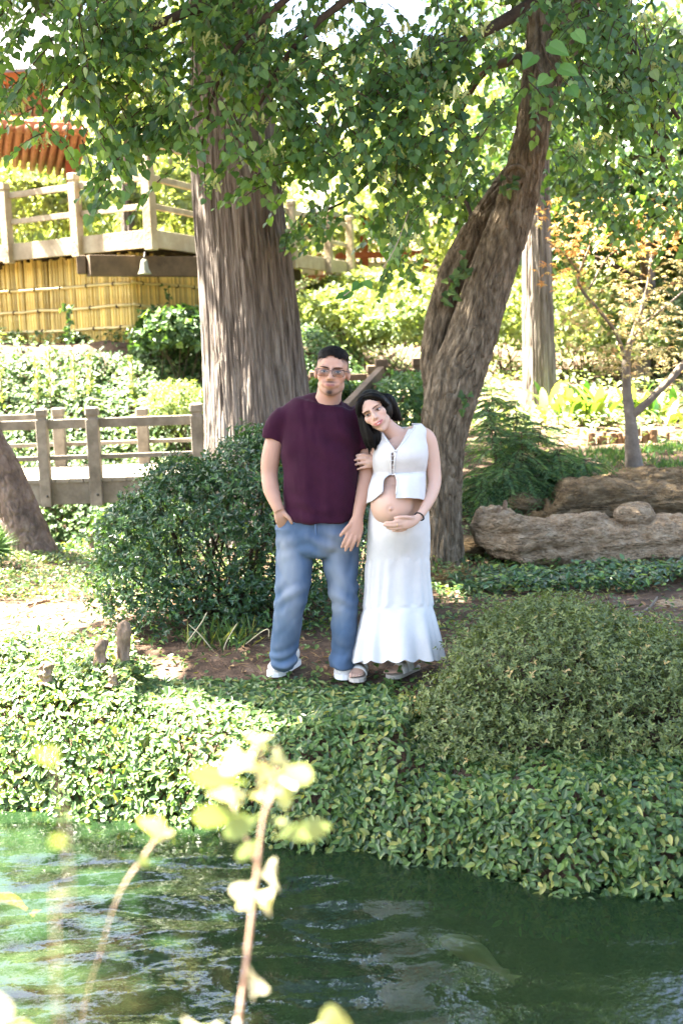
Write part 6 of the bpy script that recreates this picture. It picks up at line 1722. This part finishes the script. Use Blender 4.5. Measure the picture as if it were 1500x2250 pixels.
# fly seam and pocket edge, side seams
c = np.array([P(692 + 4 * t, 1143 + 62 * t, 5.885 + .035 * t) for t in np.linspace(0, 1, 8)])
MB().tube(c, .0035, 6).build('fly_seam', M['denim'], je)
c = spline(np.array([P(608, 1152, 6.01), P(620, 1158, 5.972), P(636, 1157, 5.944), P(648, 1146, 5.922)]), 12)
MB().tube(c, .0025, 6).build('pocket_edge', M['denim'], je)
def shoe(label, toe, ang, parent, L_=.295, mat='shoe', smat='sole'):
    """toe: world point on the ground at the toe tip"""
    d = np.array([math.sin(ang), -math.cos(ang), 0]); b = np.array([math.cos(ang), math.sin(ang), 0])   # d to toe, b lateral
    heel = np.asarray(toe) - d * L_
    s = np.linspace(0, 1, 26); n = 22
    hw = np.interp(s, [0, .05, .2, .4, .6, .75, .9, .97, 1], [.018, .032, .038, .038, .045, .050, .043, .028, .006])
    ht = np.interp(s, [0, .06, .2, .35, .5, .65, .8, .92, .98, 1], [.075, .098, .105, .105, .095, .078, .063, .052, .038, .02])
    V = []
    for i in range(26):
        for k in range(n):
            t = k / n * 2 * math.pi; x = hw[i] * np.sign(math.cos(t)) * abs(math.cos(t)) ** .8; z = ht[i] * (math.sin(t) * .5 + .5) ** .9
            V.append(heel + d * L_ * s[i] + b * x + np.array([0, 0, .022 + z * .9]))
    V = np.array(V); i = np.arange(25 * n).reshape(25, n); j = np.roll(i, -1, 1)
    o = mesh_obj('shoe', V, [np.stack([i, j, j + n, i + n], -1).reshape(-1, 4), np.arange(n)[None], np.arange(25 * n, 26 * n)[None]], M[mat], parent)
    SV = []
    for z in (0.0, .028):
        for sg in (1, -1):
            rng_ = range(26) if sg == 1 else range(25, -1, -1)
            for k in rng_: SV.append(heel + d * L_ * (s[k] * 1.03 - .012) + b * sg * (hw[k] + .005) + np.array([0, 0, z]))
    m = 52; SF = [[k, (k + 1) % m, m + (k + 1) % m, m + k] for k in range(m)] + [list(range(m))[::-1], list(range(m, 2 * m))]
    mesh_obj('sole', np.array(SV), SF, M[smat], o, smooth=False)
    for u in (.45, .53, .61, .69):
        h = float(np.interp(u, s, ht)) * .9 + .024; w = float(np.interp(u, s, hw)) * .5
        c = np.array([heel + d * L_ * (u + .02 * q) + b * w * q + np.array([0, 0, h - .010 * abs(q)]) for q in np.linspace(-1, 1, 6)])
        MB().tube(c, .0035, 5).build('lace', M['sole'], o)
    return o
shoe('left', PZ(598, 1488, .0), math.radians(-25), man)
shoe('right', PZ(757, 1494, .0), math.radians(3), man)

# ======================= the woman
WY_ = 5.95
wom = thing('person', 'pregnant woman in a white lace top and long white skirt, holding her belly', 'person', (P(870, 1480, WY_)[0], WY_, 0), 'couple')
SKW = (.56, .36, .265)
S = Soup()
wh_c = P(824, 905, 5.90); WR = rotm(math.radians(-29), math.radians(-9), math.radians(4)); WK = .93
WT = head_soup(S, wh_c, WR, True, WK)
S.etube(rows_px([(842, 930, 5.945, 19, 1.05), (856, 945, 5.955, 20, 1.0), (868, 956, 5.96, 23, .95), (876, 972, 5.97, 34, .75)]), n=24)
TORSO = [(873, 952, 5.975, 30, .8), (877, 960, 5.975, 50, .58), (879, 972, 5.97, 60, .55), (879, 992, 5.965, 60, .60), (878, 1020, 5.965, 56, .68), (876, 1045, 5.96, 55, .74), (874, 1080, 5.96, 57, .80), (875, 1120, 5.965, 60, .80), (876, 1160, 5.97, 64, .78), (876, 1210, 5.97, 64, .78), (876, 1240, 5.97, 56, .8)]
S.etube(rows_px(TORSO), n=36)
for dx in (-25, 24): S.ell(P(880 + dx, 998, 5.90), (.058, .052, .056), None, 40, 28)
bc = P(861, 1108, 5.875); S.ell(bc, (.113, .145, .122), None, 72, 48); S.ell(P(864, 1080, 5.90), (.105, .10, .11), None, 60, 40)
# far arm: bare upper arm, forearm under the belly
WA = [(916, 950, 5.975, 17, 1), (936, 962, 5.975, 19, 1), (946, 988, 5.975, 17.5, 1), (952, 1030, 5.96, 16, 1), (954, 1062, 5.93, 14.5, 1), (946, 1090, 5.87, 13.5, 1), (932, 1118, 5.79, 10.5, .95), (918, 1138, 5.735, 8.6, .9)]
S.etube(rows_px(WA), n=20)
S.etube(rows_px([(918, 1138, 5.735, 8.6, .8), (908, 1144, 5.715, 12, .5), (895, 1149, 5.70, 13.5, .45), (884, 1152, 5.695, 12, .45)]), n=18)
for f in ([(888, 1143, 5.695, 3.9), (872, 1146, 5.685, 3.7), (858, 1148, 5.69, 3.4), (845, 1148, 5.70, 2.9)], [(888, 1150, 5.695, 4.0), (872, 1154, 5.685, 3.7), (858, 1155, 5.69, 3.4), (843, 1154, 5.70, 2.9)],
          [(888, 1157, 5.70, 3.9), (874, 1161, 5.692, 3.6), (862, 1162, 5.697, 3.3), (850, 1160, 5.706, 2.8)], [(891, 1163, 5.71, 3.5), (880, 1166, 5.705, 3.3), (870, 1167, 5.708, 3.0), (862, 1166, 5.715, 2.6)],
          [(906, 1138, 5.705, 4.6), (893, 1136, 5.688, 4.2), (880, 1136, 5.685, 3.8), (867, 1138, 5.692, 3.2)]):
    tpx(S, f, 10)
# near arm: tucked through his, hand round his upper arm
S.etube(rows_px([(832, 965, 5.99, 17, 1), (826, 995, 6.02, 16, 1), (828, 1030, 6.06, 14, 1), (832, 1042, 6.07, 13, 1)]), n=18)
S.etube(rows_px([(832, 1042, 6.07, 13, 1), (833, 1028, 6.04, 12, 1), (829, 1016, 6.0, 10, 1), (824, 1013, 5.985, 9, 1)]), n=18, lat=(0, 0, 1))
S.tube([P(826, 1014, 5.985), P(818, 1014, 5.97), P(812, 1015, 5.962)], [.026, .030, .026])
for k, f in enumerate(([(814, 1003, 5.962, 3.9), (804, 1000, 5.953, 3.8), (793, 999, 5.952, 3.5), (783, 1001, 5.965, 3.1)], [(812, 1010, 5.960, 4.0), (801, 1008, 5.950, 3.9), (789, 1008, 5.950, 3.6), (779, 1011, 5.965, 3.1)],
          [(812, 1018, 5.960, 4.0), (801, 1017, 5.950, 3.8), (790, 1018, 5.951, 3.5), (780, 1021, 5.966, 3.0)], [(814, 1026, 5.962, 3.6), (804, 1026, 5.953, 3.5), (794, 1028, 5.955, 3.2), (785, 1031, 5.968, 2.8)],
          [(820, 1000, 5.975, 4.6), (815, 992, 5.972, 4.2), (808, 987, 5.975, 3.6)])):
    tpx(S, f, 10)
# shins and feet
def bare_foot(ank, toe, ang, L_=.235):
    d = np.array([math.sin(ang), -math.cos(ang), 0]); b = np.array([math.cos(ang), math.sin(ang), 0]); z = np.array([0, 0, 1.0])
    toe = np.asarray(toe, float); heel = toe - d * L_; t0 = .022
    rows = [[*(heel + d * L_ * s + z * (t0 + h * .5)), w, h * .55] for s, w, h in ((.02, .022, .045), (.1, .029, .06), (.25, .031, .07), (.42, .033, .06), (.6, .038, .044), (.76, .041, .03), (.84, .040, .024))]
    S.etube(rows, n=20, lat=b)
    for k, (o, ln, r) in enumerate(((-.030, .055, .0105), (-.013, .05, .0085), (.002, .045, .008), (.016, .038, .0075), (.029, .028, .007))):
        sgn = 1
        p0 = heel + d * L_ * .80 + b * o * sgn + z * (t0 + .014); S.tube([p0, p0 + d * ln * .6 + z * .002, p0 + d * ln - z * .004], [r, r, r * .85], 9)
    an = heel + d * L_ * .22 + z * .10
    return heel, d, b, an
fl_t = PZ(783, 1499, 0); fr_t = PZ(857, 1491, 0)
fl_ = bare_foot(None, fl_t, math.radians(-8)); ft_r = bare_foot(None, fr_t, math.radians(-42))
for ft, kn in ((fl_, P(838, 1335, 5.93)), (ft_r, P(908, 1335, 5.97))):
    a = ft[3]; h = ft[0] + ft[1] * .235 * .2
    S.tube([h + [0, 0, .045], a, a + (kn - a) * .35, a + (kn - a) * .7, kn], [.030, .0305, .040, .052, .052], 16)
    hip = P(876 + (-26 if kn[0] < .25 else 28), 1215, 5.97); S.tube([kn, (kn + hip) / 2, hip], [.052, .066, .075], 16)
V, F, ed = S.remesh(.0047, 2)
V = soften_head(V, ed, wh_c, WR, WK)
V = push_eyes(V, wh_c, WR, WK)
col = paint_head(V, wh_c, WR, WK, SKW, True)
nv_ = P(858, 1118, 5.735); r = np.hypot(V[:, 0] - nv_[0], V[:, 2] - nv_[2]); fr_m = V[:, 1] < 5.85
dv = np.where(fr_m, .006 * np.exp(-(r / .010) ** 2) - .004 * np.exp(-((r - .014) / .006) ** 2), 0); V[:, 1] -= dv
mk = (.45 * np.exp(-(r / .012) ** 2) * fr_m)[:, None]; col = col * (1 - mk) + np.array([.40, .20, .14]) * mk
ln_ = (.16 * np.exp(-((V[:, 0] - nv_[0] - .002) / .004) ** 2) * fr_m * (V[:, 2] < nv_[2] + .14) * (V[:, 2] > nv_[2] - .1))[:, None]; col = col * (1 - ln_) + np.array([.42, .24, .17]) * ln_
col = col * (1 + .05 * fbm(V * 14, 3))[:, None]
mesh_obj('body', V, F, M['skin'], wom, attrs={'col': np.clip(col, 0, 1)})
eyes(wom, WT, WR, WK, -.0855, .74, True)
lips(wom, WT, WK, True)
# hair
def wline(L):
    part = -.012
    return (L[..., 2] > .060 - .9 * np.abs(L[..., 0] - part) ** 1.1) & ((L[..., 1] > -.062) | (L[..., 2] > .072)) | (L[..., 1] > -.005)
S = Soup()
T = WT
S.ell(T((0, .018, .046)), np.array((.083, .099, .085)) * WK, WR, 48, 32); S.ell(T((.012, .04, .01)), np.array((.082, .082, .10)) * WK, WR, 48, 32)
for s, a in ((-1, 1), (1, 1)):
    for v in np.linspace(0, 1, 7):   # strands combed from the parting down the temples
        y0 = -.062 + v * .10
        S.tube([T((-.012 + s * .004, y0 - .002, .112 - .012 * abs(v - .5))), T((s * .045, y0 - .012, .095 - .01 * (1 - v))), T((s * .074, y0 + .012 - .01 * (1 - v), .045)), T((s * .081, y0 + .03, .005))], np.array([.010, .017, .015, .012]) * WK, 10)
def lock(pts, rad):
    c = []
    for (x, y, Y), r_ in zip(pts, rad): c.append([*P(x, y, Y), r_])
    c = np.array(c); S.tube(c[:, :3], c[:, 3], 10, 26)
# curtain on her right (image left), over his shoulder
for (x0, x1, x2, x3, Y0, ye) in ((797, 791, 797, 806, 5.885, 985), (799, 798, 806, 815, 5.875, 992), (802, 803, 812, 824, 5.875, 990), (796, 792, 803, 812, 5.905, 998), (800, 800, 812, 828, 5.90, 996), (804, 806, 820, 836, 5.895, 984), (806, 808, 824, 842, 5.905, 975)):
    lock([(x0 + 6, 872, Y0 + .02), (x1, 905, Y0), (x2, 940, Y0 - .01), ((x2 + x3) / 2, 965, Y0 - .01), (x3, ye, Y0 + .005)], [.020, .019, .018, .014, .004])
# hair behind the neck, visible beside the far cheek
for o_, Yo in ((0, 0), (4, .01), (-4, .0), (-8, .01), (-13, .015), (-18, .02), (-24, .02)):
    lock([(836, 874, 5.93), (850 + o_, 872, 5.935 + Yo), (862 + o_, 886, 5.945 + Yo), (871 + o_, 906, 5.955 + Yo), (880 + o_ * .7, 925, 5.965 + Yo)], [.020, .018, .014, .010, .003])
V, F, ed = S.remesh(.0048, 2)
N_ = vnormals(V, F); L = (V - wh_c) @ WR
V = V + N_ * (.0018 * vnoise(np.c_[V[:, 0] * 150, V[:, 1] * 150, V[:, 2] * 12]))[:, None]
# clear the face opening
Lk = L / WK
face = (Lk[:, 1] < -.045) & (Lk[:, 2] < .058 - .35 * np.abs(Lk[:, 0])) & (np.abs(Lk[:, 0]) < .058) & (Lk[:, 2] > -.13)
V = np.where(face[:, None], V + (WR @ np.array([0, .05, 0])), V)
mesh_obj('hair', V, F, M['hair'], wom)
# long skirt
def cubic(X, Yv, x):
    m = np.gradient(Yv, X); x = min(max(x, X[0]), X[-1]); i = min(int(np.searchsorted(X, x, 'right')) - 1, len(X) - 2)
    h = X[i + 1] - X[i]; t = (x - X[i]) / h
    return (2 * t ** 3 - 3 * t ** 2 + 1) * Yv[i] + (t ** 3 - 2 * t ** 2 + t) * h * m[i] + (-2 * t ** 3 + 3 * t ** 2) * Yv[i + 1] + (t ** 3 - t ** 2) * h * m[i + 1]
def interp_rows(tab, y):
    tab = np.array(tab, float); return [float(cubic(tab[:, 0], tab[:, k], y)) for k in range(1, tab.shape[1])]
SK = [(1105, 876, 63, .115, .125), (1125, 876, 66, .15, .135), (1150, 876, 68, .205, .14), (1175, 876, 69, .21, .145), (1225, 874, 70, .165, .15), (1300, 874, 74, .15, .16), (1335, 874, 78, .155, .17), (1400, 875, 92, .20, .20), (1455, 875, 102, .235, .225)]
nu, nv2 = 220, 110
th = np.arange(nu) / nu * 2 * math.pi
Vs = np.zeros((nv2, nu, 3)); 
for i in range(nv2):
    s = i / (nv2 - 1)
    for j, t in enumerate(th):
        fr_ = max(0, -math.sin(t)); top = 1112 + 46 * fr_ ** 1.6 + 4 * math.sin(t * 3)
        hem = 1446 + 7 * abs(math.sin(t * 8.5)) - 3 * (math.sin(t) > 0)
        y = top + (hem - top) * s
        cx, hw, df, db = interp_rows(SK, y)
        k = 5.97 / FPX * 1.01
        tier = sstep(1228, 1240, y) * (1 - sstep(1330, 1336, y)); tier2 = sstep(1337, 1350, y)
        w_ = math.sin(t * 17 + 2.3 * math.sin(t * 3 + 1) + .6 * math.sin(y * .02))
        w2 = math.sin(t * 11 + 1.7 * math.sin(t * 2) + .3 * math.sin(y * .015))
        rr = 1 + ((.012 + .02 * (y - 1225) / 110) * tier * w_ + (.022 + .055 * (max(y, 1340) - 1340) / 110) * tier2 * (w2 * .75 + .4 * w_)) - .018 * math.exp(-((y - 1231) / 5) ** 2) - .02 * math.exp(-((y - 1336) / 5) ** 2)
        q = P(cx, y, 5.97)
        Vs[i, j] = q + np.array([hw * k * math.cos(t) * rr, (df if math.sin(t) < 0 else db) * math.sin(t) * rr, 0])
        Vs[i, j, 2] += max(0, 5.97 - Vs[i, j, 1]) * .24
        Vs[i, j, 2] = max(Vs[i, j, 2], .03)
        if abs(y - 1231) < 4 or abs(y - 1335) < 4: Vs[i, j] += np.array([math.cos(t), math.sin(t), 0]) * .0015
Vs += (.006 * fbm(Vs * [14, 14, 7], 3))[..., None] * np.array([1, 1, 0])
i = np.arange((nv2 - 1) * nu).reshape(nv2 - 1, nu); j = np.roll(i, -1, 1)
sk = mesh_obj('skirt', Vs.reshape(-1, 3), [np.stack([i, j, j + nu, i + nu], -1).reshape(-1, 4)], M['whitecloth'], wom)
# top with peplum
TP = [(926, 880, 38, .05, .06), (945, 880, 54, .08, .09), (965, 880, 55, .118, .10), (985, 880, 58, .165, .105), (1000, 879, 60, .17, .105), (1020, 878, 59, .15, .105), (1038, 877, 57, .128, .11), (1050, 875, 59, .17, .115), (1075, 871, 63, .215, .125), (1110, 869, 66, .245, .13)]
nu, nv2 = 280, 170
th = np.arange(nu) / nu * 2 * math.pi
Vt = np.zeros((nv2, nu, 3)); KP = np.zeros((nv2, nu), bool)
ys = np.linspace(933, 1108, nv2)
for i, y in enumerate(ys):
    cx, hw, df, db = interp_rows(TP, y); k = 5.96 / FPX * 1.01; pl = sstep(1040, 1060, y)
    q = P(cx, y, 5.965)
    for j, t in enumerate(th):
        c_, s_ = math.cos(t), math.sin(t)
        rr = 1 + .012 * pl * math.sin(t * 19 + 2 * math.sin(t * 3)) * (y - 1040) / 60
        yy = y + (5 * math.cos(t * 1) if y > 1090 else 0)
        Vt[i, j] = q + np.array([hw * k * np.sign(c_) * abs(c_) ** .86 * rr, (df if s_ < 0 else db) * np.sign(s_) * abs(s_) ** .86 * rr, 0])
        Vt[i, j, 2] += max(0, 5.965 - Vt[i, j, 1]) * .26 * sstep(1030, 1060, y)
_cx = np.array([interp_rows(TP, y)[0] for y in ys])[:, None]; _qx = np.array([P(c0, y, 5.965)[0] for c0, y in zip(_cx[:, 0], ys)])[:, None]
px_ = _cx + (Vt[..., 0] - _qx) / (5.965 / FPX * 1.01)
front = np.sin(th)[None] < .15
yy2 = ys[:, None] + 0 * px_
vneck = front & (yy2 < 988) & (np.abs(px_ - 866) < (988 - yy2) * .60)
lo = np.interp(yy2, [1036, 1046, 1068, 1095], [857, 850, 838, 836]); hi = np.interp(yy2, [1036, 1046, 1068, 1100], [861, 863, 867, 864])
op = front & (yy2 > 1038) & (px_ > lo) & (px_ < hi)
sho = (yy2 < 941) & (np.abs(px_ - 876) > 0) & ~((px_ > 905) & (px_ < 941)) & ~((px_ > 822) & (px_ < 845))
gap_ = front & (yy2 > 988) & (yy2 < 1030) & (np.abs(px_ - 859) < 1.6)
hemcut = front & (yy2 > 1094) & (px_ < 838) & (yy2 > 1094 + (838 - px_) * .65)
KP = ~(vneck | op | sho | gap_ | hemcut)
i = np.arange(nv2 * nu).reshape(nv2, nu); j = np.roll(i, -1, 1); KJ = np.roll(KP, -1, 1)
m = KP[:-1] & KP[1:] & KJ[:-1] & KJ[1:]
Vt += (.0025 * fbm(Vt * 22, 3))[..., None] * np.array([1, 1, 0])
tpo = mesh_obj('top', Vt.reshape(-1, 3), [np.stack([i[:-1], j[:-1], j[1:], i[1:]], -1)[m]], M['whitecloth'], wom)
md = tpo.modifiers.new('thickness', 'SOLIDIFY'); md.thickness = .004; md.offset = 0
def front_y(px, py):
    cx, hw, df, db = interp_rows(TP, py); c_ = np.clip((px - cx) / hw, -.98, .98); cc = np.sign(c_) * abs(c_) ** (1 / .86); s_ = math.sqrt(1 - cc * cc)
    return 5.965 - df * s_ ** .86 - .004
def tp_pt(x, y):
    cx = interp_rows(TP, y)[0]; Y_ = front_y(x, y); q = P(cx, y, 5.965); sc = 5.965 / FPX * 1.01
    return np.array([q[0] + (x - cx) * sc, Y_, q[2] + (5.965 - Y_) * .26 * float(sstep(1030, 1060, y))])
def trim(pts, r_, nm, mat='whitelace'):
    MB().tube(spline(np.array([tp_pt(x, y) for x, y in pts]), 16), r_, 7).build(nm, M[mat], tpo)
trim([(908, 938), (895, 952), (880, 970), (866, 986)], .006, 'neck_trim'); trim([(838, 948), (846, 962), (856, 975), (864, 986)], .006, 'neck_trim')
trim([(866, 988), (863, 1005), (862, 1022), (862, 1036)], .005, 'placket'); trim([(854, 988), (855, 1005), (856, 1022), (857, 1036)], .005, 'placket')
trim([(857, 1038), (848, 1048), (839, 1066), (837, 1092)], .004, 'opening_trim'); trim([(862, 1038), (865, 1050), (868, 1070), (865, 1100)], .004, 'opening_trim')
trim([(822, 1038), (845, 1040), (875, 1040), (905, 1038), (930, 1036)], .0035, 'waist_seam')
for y in (992, 1002, 1012, 1022, 1032):
    trim([(854, y), (859, y + 3), (864, y)], .0022, 'lace_tie', 'whitecloth')
# wristband, ring, sandals
wq = P(921, 1135, 5.745); ax = nrm(P(932, 1118, 5.79) - P(918, 1138, 5.735)); e1 = nrm(np.cross(ax, [0, 1, 0])); e2 = np.cross(ax, e1)
a = np.linspace(0, 2 * math.pi, 21)
MB().tube(np.array([wq + e1 * .0245 * math.cos(t) + e2 * .0235 * math.sin(t) for t in a]), .004, 7, False).build('wristband', M['black'], wom)
rq = P(872, 1154, 5.685)
MB().tube(np.array([rq + [.002 * math.sin(t), .0098 * math.cos(t), .0098 * math.sin(t)] for t in a]), .0014, 6, False).build('ring', M['gold'], wom)
for (heel, d, b, an) in (fl_, ft_r):
    z = np.array([0, 0, 1.0]); s = np.linspace(0, 1, 18); hw = np.interp(s, [0, .1, .35, .6, .8, .93, 1], [.018, .033, .034, .043, .048, .040, .014])
    SV = []
    for zz in (.0, .022):
        for sg in (1, -1):
            for k in (range(18) if sg == 1 else range(17, -1, -1)): SV.append(heel + d * .25 * (s[k] - .02) + b * sg * hw[k] + z * zz)
    mm = 36; SF = [[k, (k + 1) % mm, mm + (k + 1) % mm, mm + k] for k in range(mm)] + [list(range(mm))[::-1], list(range(mm, 2 * mm))]
    so = mesh_obj('sandal', np.array(SV), SF, M['tansole'], wom, smooth=False)
    for (u0, w, ht) in ((.62, .045, .052), (.40, .042, .078)):
        SV = []; nseg = 12
        for e in (0, 1):
            for k in range(nseg + 1):
                t = math.pi * k / nseg; u = u0 + (e - .5) * .19 + .05 * math.cos(t)
                for rr in (1.0, 1.1):
                    SV.append(heel + d * .235 * u + b * w * math.cos(t) * rr + z * (.02 + ht * rr * (1.0 - .28 * e) * math.sin(t) ** .8))
        n1 = 2 * (nseg + 1); SF = []
        for k in range(nseg):
            a0 = 2 * k
            SF += [[a0, a0 + 2, n1 + a0 + 2, n1 + a0], [a0 + 1, n1 + a0 + 1, n1 + a0 + 3, a0 + 3], [a0, a0 + 1, a0 + 3, a0 + 2], [n1 + a0, n1 + a0 + 2, n1 + a0 + 3, n1 + a0 + 1]]
        mesh_obj('strap', np.array(SV), SF, M['sandal'], so)
